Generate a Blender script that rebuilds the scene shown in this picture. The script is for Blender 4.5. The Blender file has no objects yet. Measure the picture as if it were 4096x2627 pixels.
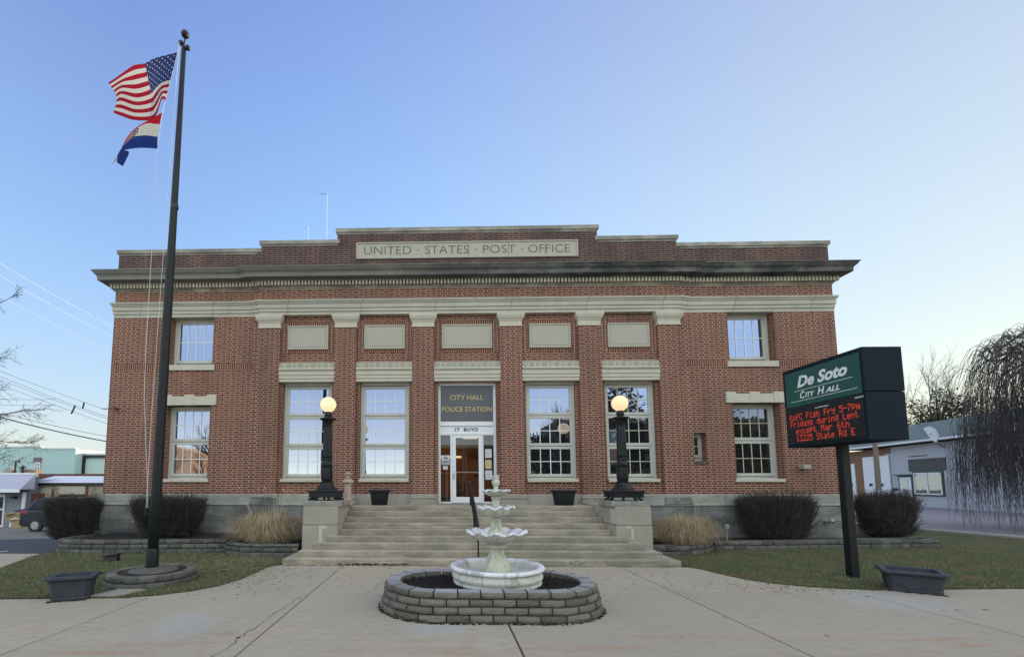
import bpy, math, random
from mathutils import Vector, Matrix
R = math.radians
sc = bpy.context.scene
COL = sc.collection
PI = math.pi

# ---------------------------------------------------------------- camera
cam = bpy.data.cameras.new('camera'); co = bpy.data.objects.new('camera', cam); COL.objects.link(co)
cam.sensor_width = 36; cam.lens = 1779.8/4096*36
cam.shift_x = (2048-1716.6)/4096; cam.shift_y = (1773.7-1313.5)/4096
cam.clip_start = .05; cam.clip_end = 3000
yaw, pit = .0256, .0897
fw = Vector((-math.sin(yaw)*math.cos(pit), math.cos(yaw)*math.cos(pit), math.sin(pit)))
co.location = (-.8201, -13.2894, 1.7332)
co.rotation_euler = fw.to_track_quat('-Z', 'Y').to_euler()
sc.camera = co

# ---------------------------------------------------------------- sky, sun, exposure
SUN_EL, SUN_AZ = R(4.5), R(64)          # azimuth clockwise from +Y (straight into the picture)
w = bpy.data.worlds.new('World'); sc.world = w; w.use_nodes = True
nt = w.node_tree; nt.nodes.clear()
sky = nt.nodes.new('ShaderNodeTexSky'); sky.sky_type = 'NISHITA'; sky.sun_disc = False
sky.sun_elevation = SUN_EL; sky.sun_rotation = SUN_AZ
sky.air_density = 1.0; sky.dust_density = .6; sky.ozone_density = 1.6; sky.altitude = 150
EXPO, STR = 1.5, .15
K = 1/(STR*2**EXPO)
sd = Vector((math.sin(SUN_AZ)*math.cos(SUN_EL), math.cos(SUN_AZ)*math.cos(SUN_EL), math.sin(SUN_EL)))
def wm(op, a, b=None, c=None, clamp=False):
    q = nt.nodes.new('ShaderNodeMath'); q.operation = op; q.use_clamp = clamp
    for i, v in enumerate((a, b, c)):
        if v is None: continue
        if isinstance(v, (int, float)): q.inputs[i].default_value = v
        else: nt.links.new(v, q.inputs[i])
    return q.outputs[0]
tcw = nt.nodes.new('ShaderNodeTexCoord'); nrm = nt.nodes.new('ShaderNodeVectorMath'); nrm.operation = 'NORMALIZE'; nt.links.new(tcw.outputs['Generated'], nrm.inputs[0])
sx = nt.nodes.new('ShaderNodeSeparateXYZ'); nt.links.new(nrm.outputs[0], sx.inputs[0])
dt = nt.nodes.new('ShaderNodeVectorMath'); dt.operation = 'DOT_PRODUCT'; nt.links.new(nrm.outputs[0], dt.inputs[0]); dt.inputs[1].default_value = sd
zc = wm('MAXIMUM', sx.outputs[2], 0); s1 = wm('MAXIMUM', dt.outputs['Value'], -.1); s2 = wm('MULTIPLY', s1, s1)
hz = wm('POWER', wm('SUBTRACT', 1, zc), 6)
gy = nt.nodes.new('ShaderNodeMapRange'); gy.interpolation_type = 'SMOOTHSTEP'; gy.inputs[1].default_value = .42; gy.inputs[2].default_value = -.45; nt.links.new(sx.outputs[1], gy.inputs[0])
# clear winter dusk sky: deep blue aloft, pale towards the horizon, cream round the low sun, plus added fill brightness behind and above the viewer
COEF = ((.526,.938,1.383),(-.419,-.8,-.858),(.15,-.166,-.605),(.426,.019,-.687),(.165,.354,.486)); HI = (4.75, 3.0, 1.05); LO = (.85, .60, .50); HZ = (1.2, 1.5, 1.7)
chs = []
up = nt.nodes.new('ShaderNodeMapRange'); up.interpolation_type = 'SMOOTHSTEP'; up.inputs[1].default_value = .24; up.inputs[2].default_value = .5; nt.links.new(zc, up.inputs[0])
lowz = wm('POWER', wm('SUBTRACT', 1, zc), 14)
for c in range(3):
    v = wm('ADD', COEF[0][c], wm('MULTIPLY', zc, COEF[1][c])); v = wm('ADD', v, wm('MULTIPLY', s2, COEF[2][c])); v = wm('ADD', v, wm('MULTIPLY', hz, COEF[3][c])); v = wm('ADD', v, wm('MULTIPLY', s1, COEF[4][c]))
    v = wm('MAXIMUM', v, .03); g_ = wm('ADD', wm('ADD', LO[c], wm('MULTIPLY', up.outputs[0], HI[c]-LO[c])), wm('MULTIPLY', lowz, HZ[c])); v = wm('MULTIPLY', v, wm('ADD', 1, wm('MULTIPLY', gy.outputs[0], g_))); chs.append(wm('MULTIPLY', v, K))
cw = nt.nodes.new('ShaderNodeCombineXYZ')
for i in range(3): nt.links.new(chs[i], cw.inputs[i])
mxs = nt.nodes.new('ShaderNodeMix'); mxs.data_type = 'RGBA'; mxs.inputs[0].default_value = .97
nt.links.new(sky.outputs[0], mxs.inputs[6]); nt.links.new(cw.outputs[0], mxs.inputs[7])
bg = nt.nodes.new('ShaderNodeBackground'); bg.inputs[1].default_value = STR
out = nt.nodes.new('ShaderNodeOutputWorld')
nt.links.new(mxs.outputs[2], bg.inputs[0]); nt.links.new(bg.outputs[0], out.inputs[0])
sl = bpy.data.lights.new('sun', 'SUN'); sl.energy = 3.2; sl.angle = R(.5); sl.color = (1, .72, .45)
so = bpy.data.objects.new('sun', sl); COL.objects.link(so)
so.rotation_euler = sd.to_track_quat('Z', 'Y').to_euler()
sc.view_settings.view_transform = 'Standard'; sc.view_settings.look = 'None'
sc.view_settings.exposure = EXPO; sc.view_settings.gamma = 1

# ---------------------------------------------------------------- node helpers
class NT:
    def __init__(s, name):
        s.m = bpy.data.materials.new(name); s.m.use_nodes = True
        s.t = s.m.node_tree; s.n = s.t.nodes; s.n.clear()
        s.out = s.n.new('ShaderNodeOutputMaterial'); s.b = s.n.new('ShaderNodeBsdfPrincipled')
        s.t.links.new(s.b.outputs[0], s.out.inputs[0]); s._c = None
    def lk(s, a, b): s.t.links.new(a, b)
    def coord(s):
        if not s._c:
            s.tc = s.n.new('ShaderNodeTexCoord'); s._c = s.tc.outputs['Object']
        return s._c
    def sep(s):
        if not hasattr(s, '_s'):
            q = s.n.new('ShaderNodeSeparateXYZ'); s.lk(s.coord(), q.inputs[0]); s._s = q.outputs
        return s._s
    def m_(s, op, a, b=None, c=None, clamp=False):
        q = s.n.new('ShaderNodeMath'); q.operation = op; q.use_clamp = clamp
        for i, v in enumerate((a, b, c)):
            if v is None: continue
            if isinstance(v, (int, float)): q.inputs[i].default_value = v
            else: s.lk(v, q.inputs[i])
        return q.outputs[0]
    def comb(s, x, y, z):
        q = s.n.new('ShaderNodeCombineXYZ')
        for i, v in enumerate((x, y, z)):
            if isinstance(v, (int, float)): q.inputs[i].default_value = v
            else: s.lk(v, q.inputs[i])
        return q.outputs[0]
    def noise(s, scale, detail=4, rough=.55, stretch=None, vec=None, dist=0):
        v = vec or s.coord()
        if stretch:
            mp = s.n.new('ShaderNodeMapping'); mp.inputs['Scale'].default_value = stretch; s.lk(v, mp.inputs[0]); v = mp.outputs[0]
        q = s.n.new('ShaderNodeTexNoise'); q.inputs['Scale'].default_value = scale; q.inputs['Detail'].default_value = detail
        q.inputs['Roughness'].default_value = rough; q.inputs['Distortion'].default_value = dist
        s.lk(v, q.inputs['Vector']); return q.outputs['Fac']
    def ramp(s, f, lo, hi):
        q = s.n.new('ShaderNodeMapRange'); q.interpolation_type = 'SMOOTHSTEP'
        q.inputs[1].default_value = lo; q.inputs[2].default_value = hi
        s.lk(f, q.inputs[0]); return q.outputs[0]
    def mix(s, f, a, b, mode='MIX'):
        q = s.n.new('ShaderNodeMix'); q.data_type = 'RGBA'; q.blend_type = mode
        if isinstance(f, (int, float)): q.inputs[0].default_value = f
        else: s.lk(f, q.inputs[0])
        for i, v in ((6, a), (7, b)):
            if isinstance(v, tuple): q.inputs[i].default_value = (*v, 1)
            else: s.lk(v, q.inputs[i])
        return q.outputs[2]
    def col(s, c):
        if isinstance(c, tuple): s.b.inputs['Base Color'].default_value = (*c, 1)
        else: s.lk(c, s.b.inputs['Base Color'])
    def set(s, rough=.8, metal=0, spec=None):
        if isinstance(rough, (int, float)): s.b.inputs['Roughness'].default_value = rough
        else: s.lk(rough, s.b.inputs['Roughness'])
        s.b.inputs['Metallic'].default_value = metal
        if spec is not None: s.b.inputs['Specular IOR Level'].default_value = spec
    def bump(s, h, st=.3, d=.01):
        q = s.n.new('ShaderNodeBump'); q.inputs['Strength'].default_value = st; q.inputs['Distance'].default_value = d
        s.lk(h, q.inputs['Height']); s.lk(q.outputs[0], s.b.inputs['Normal'])

def plain(name, c, rough=.6, metal=0, var=.12, scale=8, bump=0, spec=None, stretch=None):
    t = NT(name)
    f = t.noise(scale, 5, .6, stretch)
    t.col(t.mix(f, tuple(v*(1-var) for v in c), tuple(min(1, v*(1+var)) for v in c)))
    t.set(rough, metal, spec)
    if bump: t.bump(t.noise(scale*6, 4), bump, .01)
    return t.m

def emis(name, c, st):
    t = NT(name); t.col((.02, .02, .02)); t.b.inputs['Emission Color'].default_value = (*c, 1); t.b.inputs['Emission Strength'].default_value = st
    return t.m

CRS = .068
def brick(name, mode='flemish', c1=(.105, .022, .016), c2=(.225, .047, .028), mortar=(.53, .405, .31), soot=0):
    t = NT(name); S = t.sep()
    u = t.m_('ADD', S[0], S[1]); v = S[2]
    if mode == 'soldier': u, v = v, u
    if mode == 'flemish':
        P = .322; row = t.m_('FLOOR', t.m_('DIVIDE', v, CRS)); par = t.m_('MODULO', t.m_('ABSOLUTE', row), 2)
        uu = t.m_('ADD', t.m_('DIVIDE', u, P), t.m_('MULTIPLY', par, .5)); f = t.m_('FRACT', uu)
        d = t.m_('MINIMUM', t.m_('MINIMUM', f, t.m_('SUBTRACT', 1, f)), t.m_('ABSOLUTE', t.m_('SUBTRACT', f, .665)))
        du = t.m_('MULTIPLY', d, P)
        bid = t.m_('ADD', t.m_('MULTIPLY', t.m_('FLOOR', uu), 2), t.m_('GREATER_THAN', f, .665))
    else:
        P = .22 if mode == 'soldier' else .107; row = t.m_('FLOOR', t.m_('DIVIDE', v, CRS))
        uu = t.m_('DIVIDE', u, P); f = t.m_('FRACT', uu) if mode != 'soldier' else t.m_('MULTIPLY', t.m_('FRACT', uu), 1)
        du = t.m_('MULTIPLY', t.m_('MINIMUM', f, t.m_('SUBTRACT', 1, f)), P) if mode == 'stack' else t.m_('ADD', 1, t.m_('MULTIPLY', f, 0))
        bid = t.m_('FLOOR', uu)
    fv = t.m_('FRACT', t.m_('DIVIDE', v, CRS)); dv = t.m_('MULTIPLY', t.m_('MINIMUM', fv, t.m_('SUBTRACT', 1, fv)), CRS)
    wob = t.m_('MULTIPLY', t.m_('SUBTRACT', t.noise(28, 2), .5), .006)
    dist = t.m_('ADD', t.m_('MINIMUM', du, dv), wob)
    mask = t.ramp(dist, .0058, .0102)
    wn = t.n.new('ShaderNodeTexWhiteNoise'); wn.noise_dimensions = '3D'; t.lk(t.comb(bid, row, 3.3), wn.inputs['Vector'])
    bc = t.mix(wn.outputs['Value'], c1, c2)
    dark = t.m_('GREATER_THAN', wn.outputs['Value'], .86)
    bc = t.mix(t.m_('MULTIPLY', dark, .55), bc, (.06, .03, .032))
    bc = t.mix(t.m_('MULTIPLY', t.noise(60, 3), .35), bc, (.09, .045, .04))
    mo = t.mix(t.noise(3, 4), tuple(k*.82 for k in mortar), mortar)
    c = t.mix(mask, mo, bc)
    c = t.mix(t.m_('MULTIPLY', t.ramp(t.noise(.45, 4, .6, (1, 1, 1.4)), .45, .7), .30), c, (.23, .115, .075)); grime = t.ramp(t.noise(.9, 7, .72, (1, 1, .35)), .38, .72)
    c = t.mix(t.m_('MULTIPLY', grime, .38), c, (.085, .05, .042))
    stk = t.ramp(t.noise(2.6, 6, .7, (1.4, 1.4, .10)), .50, .74); c = t.mix(t.m_('MULTIPLY', stk, .34), c, (.07, .042, .036)); lite = t.ramp(t.noise(1.4, 5, .7, (1, 1, .5)), .60, .78); c = t.mix(t.m_('MULTIPLY', lite, .16), c, (.48, .36, .29))
    if soot:
        g2 = t.ramp(t.noise(1.1, 6, .7, (1, 1, .7)), .18, .72)
        c = t.mix(t.m_('MULTIPLY', g2, soot), c, (.045, .034, .042))
    t.col(c); t.set(.88, 0, .3)
    t.bump(t.m_('ADD', mask, t.m_('MULTIPLY', t.noise(120, 3), .25)), .5, .006)
    return t.m

def stone(name, *a_, riser=0, **k_):
    return stone0(name, *a_, riser=riser, **k_)
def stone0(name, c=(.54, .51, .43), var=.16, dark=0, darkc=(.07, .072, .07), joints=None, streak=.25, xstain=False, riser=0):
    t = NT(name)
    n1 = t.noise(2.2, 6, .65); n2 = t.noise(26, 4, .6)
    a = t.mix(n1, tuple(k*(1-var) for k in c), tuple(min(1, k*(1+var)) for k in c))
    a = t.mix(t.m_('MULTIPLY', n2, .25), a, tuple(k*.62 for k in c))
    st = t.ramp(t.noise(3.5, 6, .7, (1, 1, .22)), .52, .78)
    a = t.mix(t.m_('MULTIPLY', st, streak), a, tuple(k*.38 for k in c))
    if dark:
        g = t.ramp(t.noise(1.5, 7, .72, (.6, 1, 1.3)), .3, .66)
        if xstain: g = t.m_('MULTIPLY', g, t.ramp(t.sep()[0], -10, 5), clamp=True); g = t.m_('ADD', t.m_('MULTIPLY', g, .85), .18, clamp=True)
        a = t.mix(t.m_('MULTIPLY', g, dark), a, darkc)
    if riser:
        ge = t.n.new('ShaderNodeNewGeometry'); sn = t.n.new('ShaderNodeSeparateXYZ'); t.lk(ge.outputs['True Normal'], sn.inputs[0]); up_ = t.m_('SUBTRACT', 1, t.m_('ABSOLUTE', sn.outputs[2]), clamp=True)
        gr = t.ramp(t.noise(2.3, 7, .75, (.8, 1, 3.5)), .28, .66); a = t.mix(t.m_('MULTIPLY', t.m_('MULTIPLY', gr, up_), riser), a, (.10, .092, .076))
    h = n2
    if joints:
        jw, jh, off = joints
        S = t.sep(); u = t.m_('ADD', S[0], S[1]); v = t.m_('SUBTRACT', S[2], off)
        rowf = t.m_('DIVIDE', v, jh); row = t.m_('FLOOR', rowf)
        uf = t.m_('ADD', t.m_('DIVIDE', u, jw), t.m_('MULTIPLY', row, .43)); f = t.m_('FRACT', uf); g = t.m_('FRACT', rowf)
        du = t.m_('MULTIPLY', t.m_('MINIMUM', f, t.m_('SUBTRACT', 1, f)), jw); dv = t.m_('MULTIPLY', t.m_('MINIMUM', g, t.m_('SUBTRACT', 1, g)), jh)
        jm = t.ramp(t.m_('MINIMUM', du, dv), .004, .012)
        wn = t.n.new('ShaderNodeTexWhiteNoise'); t.lk(t.comb(t.m_('FLOOR', uf), row, 1.7), wn.inputs['Vector'])
        a = t.mix(t.m_('MULTIPLY', wn.outputs['Value'], .3), a, tuple(k*.6 for k in c))
        a = t.mix(jm, tuple(k*.35 for k in c), a); h = t.m_('ADD', jm, t.m_('MULTIPLY', n2, .4))
    t.col(a); t.set(.9, 0, .25); t.bump(h, .35, .01)
    return t.m

def concrete(name, c=(.46, .408, .315), walk=False):
    t = NT(name)
    n1 = t.noise(.8, 6, .6); n2 = t.noise(40, 5, .7); n3 = t.noise(5, 5, .6, (1, 2.5, 1))
    a = t.mix(n1, tuple(k*.82 for k in c), tuple(min(1, k*1.14) for k in c))
    n4 = t.noise(14, 5, .75)
    a = t.mix(t.m_('MULTIPLY', n2, .45), a, tuple(k*.62 for k in c)); a = t.mix(t.m_('MULTIPLY', t.ramp(n4, .45, .7), .28), a, tuple(k*.66 for k in c))
    a = t.mix(t.m_('MULTIPLY', t.ramp(n3, .45, .72), .4), a, tuple(k*.58 for k in c))
    if walk:
        at_ = t.n.new('ShaderNodeAttribute'); at_.attribute_name = 'tint'; a = t.mix(t.m_('MULTIPLY', at_.outputs['Fac'], .24), a, (.26, .25, .235))
        S = t.sep()
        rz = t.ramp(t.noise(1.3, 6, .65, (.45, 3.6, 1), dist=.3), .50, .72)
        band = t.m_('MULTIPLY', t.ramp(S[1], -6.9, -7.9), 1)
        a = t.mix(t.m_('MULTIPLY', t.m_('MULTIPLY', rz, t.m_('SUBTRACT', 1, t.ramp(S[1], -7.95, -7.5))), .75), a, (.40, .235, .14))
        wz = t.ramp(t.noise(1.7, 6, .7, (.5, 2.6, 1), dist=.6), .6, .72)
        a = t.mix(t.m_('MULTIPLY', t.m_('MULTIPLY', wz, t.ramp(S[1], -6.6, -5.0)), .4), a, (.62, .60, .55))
        for (px, py, pr) in ((6.073, -6.815, .018), (6.30, -6.78, .03), (6.38, -6.77, .018), (6.714, -6.752, .035), (-3.121, -8.125, .025), (1.9, -8.0, .012), (-1.7, -7.3, .012), (3.6, -7.9, .02), (-2.0, -7.9, .01)):
            d = t.n.new('ShaderNodeVectorMath'); d.operation = 'DISTANCE'; t.lk(t.coord(), d.inputs[0]); d.inputs[1].default_value = (px, py, 0)
            mk = t.m_('LESS_THAN', t.m_('ADD', d.outputs['Value'], t.m_('MULTIPLY', t.m_('SUBTRACT', t.noise(30, 2), .5), .03)), pr)
            a = t.mix(mk, a, (.05, .045, .05))
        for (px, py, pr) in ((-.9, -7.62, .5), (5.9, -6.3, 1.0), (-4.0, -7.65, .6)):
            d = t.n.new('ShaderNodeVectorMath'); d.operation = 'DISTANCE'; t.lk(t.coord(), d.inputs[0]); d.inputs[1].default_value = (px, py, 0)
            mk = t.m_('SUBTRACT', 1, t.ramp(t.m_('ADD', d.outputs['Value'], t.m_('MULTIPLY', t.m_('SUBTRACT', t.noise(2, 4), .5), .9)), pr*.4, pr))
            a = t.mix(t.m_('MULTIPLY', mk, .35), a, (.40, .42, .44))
    t.col(a); t.set(.9, 0, .3); t.bump(n2, .25, .006)
    return t.m

# materials
M = {}
M['brick'] = brick('red flemish brick')
M['brick_soot'] = brick('sooty brick', c1=(.06,.018,.018), c2=(.125,.034,.03), soot=.75, mortar=(.42, .33, .28))
M['brick_soldier'] = brick('soldier brick', 'soldier')
M['brick_stack'] = brick('stack brick', 'stack')
M['stone'] = stone('limestone')
M['stone_panel'] = stone('limestone panel', (.44, .415, .355), .1, streak=.1)
M['stone_joint'] = stone('limestone ashlar', (.53, .505, .435), .14, dark=.22, joints=(2.3, 5, -.7))
M['found'] = stone('foundation stone', (.30, .30, .285), .3, dark=.85, darkc=(.055, .058, .062), joints=(1.45, .49, .16))
M['wtable'] = stone('water table stone', (.42, .42, .375), .2, dark=.5, darkc=(.09,.09,.085), joints=(1.9, 5, -.7))
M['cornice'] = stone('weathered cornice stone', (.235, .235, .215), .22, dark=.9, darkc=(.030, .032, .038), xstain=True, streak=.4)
M['coping'] = stone('coping stone', (.46, .445, .39), .18, dark=.75, darkc=(.07, .07, .065), joints=(2.6, 5, -.3))
M['dentil'] = stone('dentil stone', (.66, .62, .50), .2, dark=.3, darkc=(.06, .05, .05))
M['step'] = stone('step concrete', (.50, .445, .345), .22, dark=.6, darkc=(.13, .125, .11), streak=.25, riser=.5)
M['ped'] = stone('cheek block stone', (.39, .355, .30), .14, dark=.3, darkc=(.16,.15,.13), streak=.2)
M['pbase'] = stone('worn pilaster base', (.36, .335, .285), .18, dark=.3, streak=.3)
M['orn'] = plain('grimy carved recess', (.24, .23, .19), .9)
M['patch'] = plain('mortar patch', (.47, .44, .385), .9)
M['walk'] = concrete('sidewalk concrete', walk=True)
M['conc'] = concrete('plain concrete', (.40, .38, .34))
M['frame'] = plain('painted window frame', (.50, .50, .455), .55, var=.06, scale=3)
M['muntin'] = plain('white muntin', (.78, .79, .78), .5, var=.03)
M['alum'] = plain('white door paint', (.74, .76, .80), .35, var=.05, scale=4)
M['iron'] = plain('black painted iron', (.008, .009, .012), .42, spec=.35, var=.3, scale=12, bump=.1)
M['pole'] = plain('dark bronze pole', (.009, .012, .014), .5, spec=.3, var=.5, scale=9)
M['plastic'] = plain('dark planter resin', (.013, .016, .022), .6, spec=.3, var=.25, scale=10)
M['planter'] = plain('weathered charcoal planter', (.032, .037, .05), .7, var=.55, scale=7, bump=.2)
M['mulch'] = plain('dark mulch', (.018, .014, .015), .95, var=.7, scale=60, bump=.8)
M['rope'] = plain('white rope', (.65, .65, .65), .8)
M['black'] = plain('black trim', (.012, .012, .014), .5)
M['darkglass'] = plain('sign glass', (.085, .09, .095), .25, var=.1, scale=3)
M['gold'] = plain('gold lettering', (.52, .40, .17), .5, var=.2, scale=30)
M['carve'] = plain('carved letter shade', (.13, .125, .11), .9)
M['paper'] = plain('white paper', (.66, .68, .74), .8, var=.1, scale=60)
M['paper_y'] = plain('yellow paper', (.62, .55, .30), .8, var=.1, scale=60)
M['asphalt'] = plain('asphalt', (.045, .05, .06), .9, var=.3, scale=5, bump=.2)
M['line'] = plain('road paint', (.62, .64, .68), .8, var=.1)
M['signgreen'] = plain('sign green', (.012, .085, .075), .45, var=.05, scale=2)
M['signdark'] = plain('sign cabinet', (.010, .017, .027), .8, spec=.15, var=.08, scale=3)
M['signwhite'] = plain('sign white', (.78, .82, .82), .5, var=.02)
M['ledface'] = plain('led screen face', (.008, .009, .013), .45, var=.05)
M['led'] = emis('red led', (1, .06, .02), .50)
def globe_mat(name, c, dirty):
    t = NT(name); n = t.ramp(t.noise(22, 3, .5, (1, 1, .6)), .66, .72)
    e = t.mix(t.m_('MULTIPLY', n, dirty), c, (.35, .28, .14))
    t.col((.35, .32, .25)); t.lk(e, t.b.inputs['Emission Color']); t.b.inputs['Emission Strength'].default_value = .31
    t.set(.25); return t.m
M['globe1'] = globe_mat('lit opal globe speckled', (1, .82, .45), .6)
M['globe2'] = globe_mat('lit opal globe warm', (1, .74, .40), .05)
def glass(name, refl, base, rough=.01, wav=.0, gc=(.49,.55,.70)):
    t = NT(name); t.n.remove(t.b)
    g = t.n.new('ShaderNodeBsdfGlossy'); g.inputs['Roughness'].default_value = rough; g.inputs['Color'].default_value = (*gc, 1)
    d = t.n.new('ShaderNodeBsdfDiffuse'); d.inputs['Color'].default_value = (*base, 1)
    mx = t.n.new('ShaderNodeMixShader'); mx.inputs[0].default_value = refl
    t.lk(d.outputs[0], mx.inputs[1]); t.lk(g.outputs[0], mx.inputs[2]); t.lk(mx.outputs[0], t.out.inputs[0])
    if wav:
        q = t.n.new('ShaderNodeBump'); q.inputs['Strength'].default_value = wav; q.inputs['Distance'].default_value = .02
        t.lk(t.noise(1.6, 2, .4), q.inputs['Height']); t.lk(q.outputs[0], g.inputs['Normal'])
    return t.m
M['glass'] = glass('reflective pane', .66, (.03, .034, .038), wav=.06)
M['glass_dark'] = glass('dark pane', .30, (.022, .022, .022), wav=.05)
def clear(name, refl, tint):
    t = NT(name); t.n.remove(t.b)
    g = t.n.new('ShaderNodeBsdfGlossy'); g.inputs['Roughness'].default_value = .01
    d = t.n.new('ShaderNodeBsdfTransparent'); d.inputs['Color'].default_value = (*tint, 1)
    mx = t.n.new('ShaderNodeMixShader'); mx.inputs[0].default_value = refl
    t.lk(d.outputs[0], mx.inputs[1]); t.lk(g.outputs[0], mx.inputs[2]); t.lk(mx.outputs[0], t.out.inputs[0]); return t.m
M['doorglass'] = clear('door glass', .12, (.6, .6, .57))
def cast(name, c=(.50, .50, .44), top=.5):
    t = NT(name); n1 = t.noise(6, 6, .7); n2 = t.noise(30, 5, .7); n3 = t.ramp(t.noise(9, 5, .65, (1, 1, .5)), .45, .7)
    a = t.mix(n1, tuple(k*.72 for k in c), tuple(min(1, k*1.2) for k in c))
    a = t.mix(t.m_('MULTIPLY', n3, .6), a, (.15, .145, .10))
    a = t.mix(t.m_('MULTIPLY', t.ramp(n2, .55, .8), .5), a, (.70, .72, .76))
    t.col(a); t.set(.9); t.bump(n2, .6, .01); return t.m
M['cast'] = cast('aged cast stone', (.54, .54, .46)); M['cast_rim'] = cast('lime bleached cast stone', (.76, .77, .80))
M['basin'] = cast('bleached basin stone', (.60, .60, .56))
M['pink'] = plain('pinkish stone lantern', (.42, .33, .29), .9, var=.2, scale=14, bump=.3)
def blockm(name, c=(.16, .155, .135)):
    t = NT(name); n1 = t.noise(7, 6, .7); n2 = t.noise(35, 5, .7)
    oi = t.n.new('ShaderNodeAttribute'); oi.attribute_name = 'tint'
    a = t.mix(n1, tuple(k*.6 for k in c), tuple(k*1.5 for k in c))
    a = t.mix(t.m_('MULTIPLY', n2, .4), a, tuple(k*1.9 for k in c))
    a = t.mix(t.m_('MULTIPLY', oi.outputs['Fac'], .7), a, tuple(k*.42 for k in c))
    t.col(a); t.set(.95); t.bump(n2, .9, .015); return t.m
M['block'] = blockm('split face block', (.155, .142, .118)); M['block_dark'] = blockm('weathered dark block', (.105, .105, .095))
M['block_cap'] = blockm('sawn block top', (.30, .31, .32))

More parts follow.
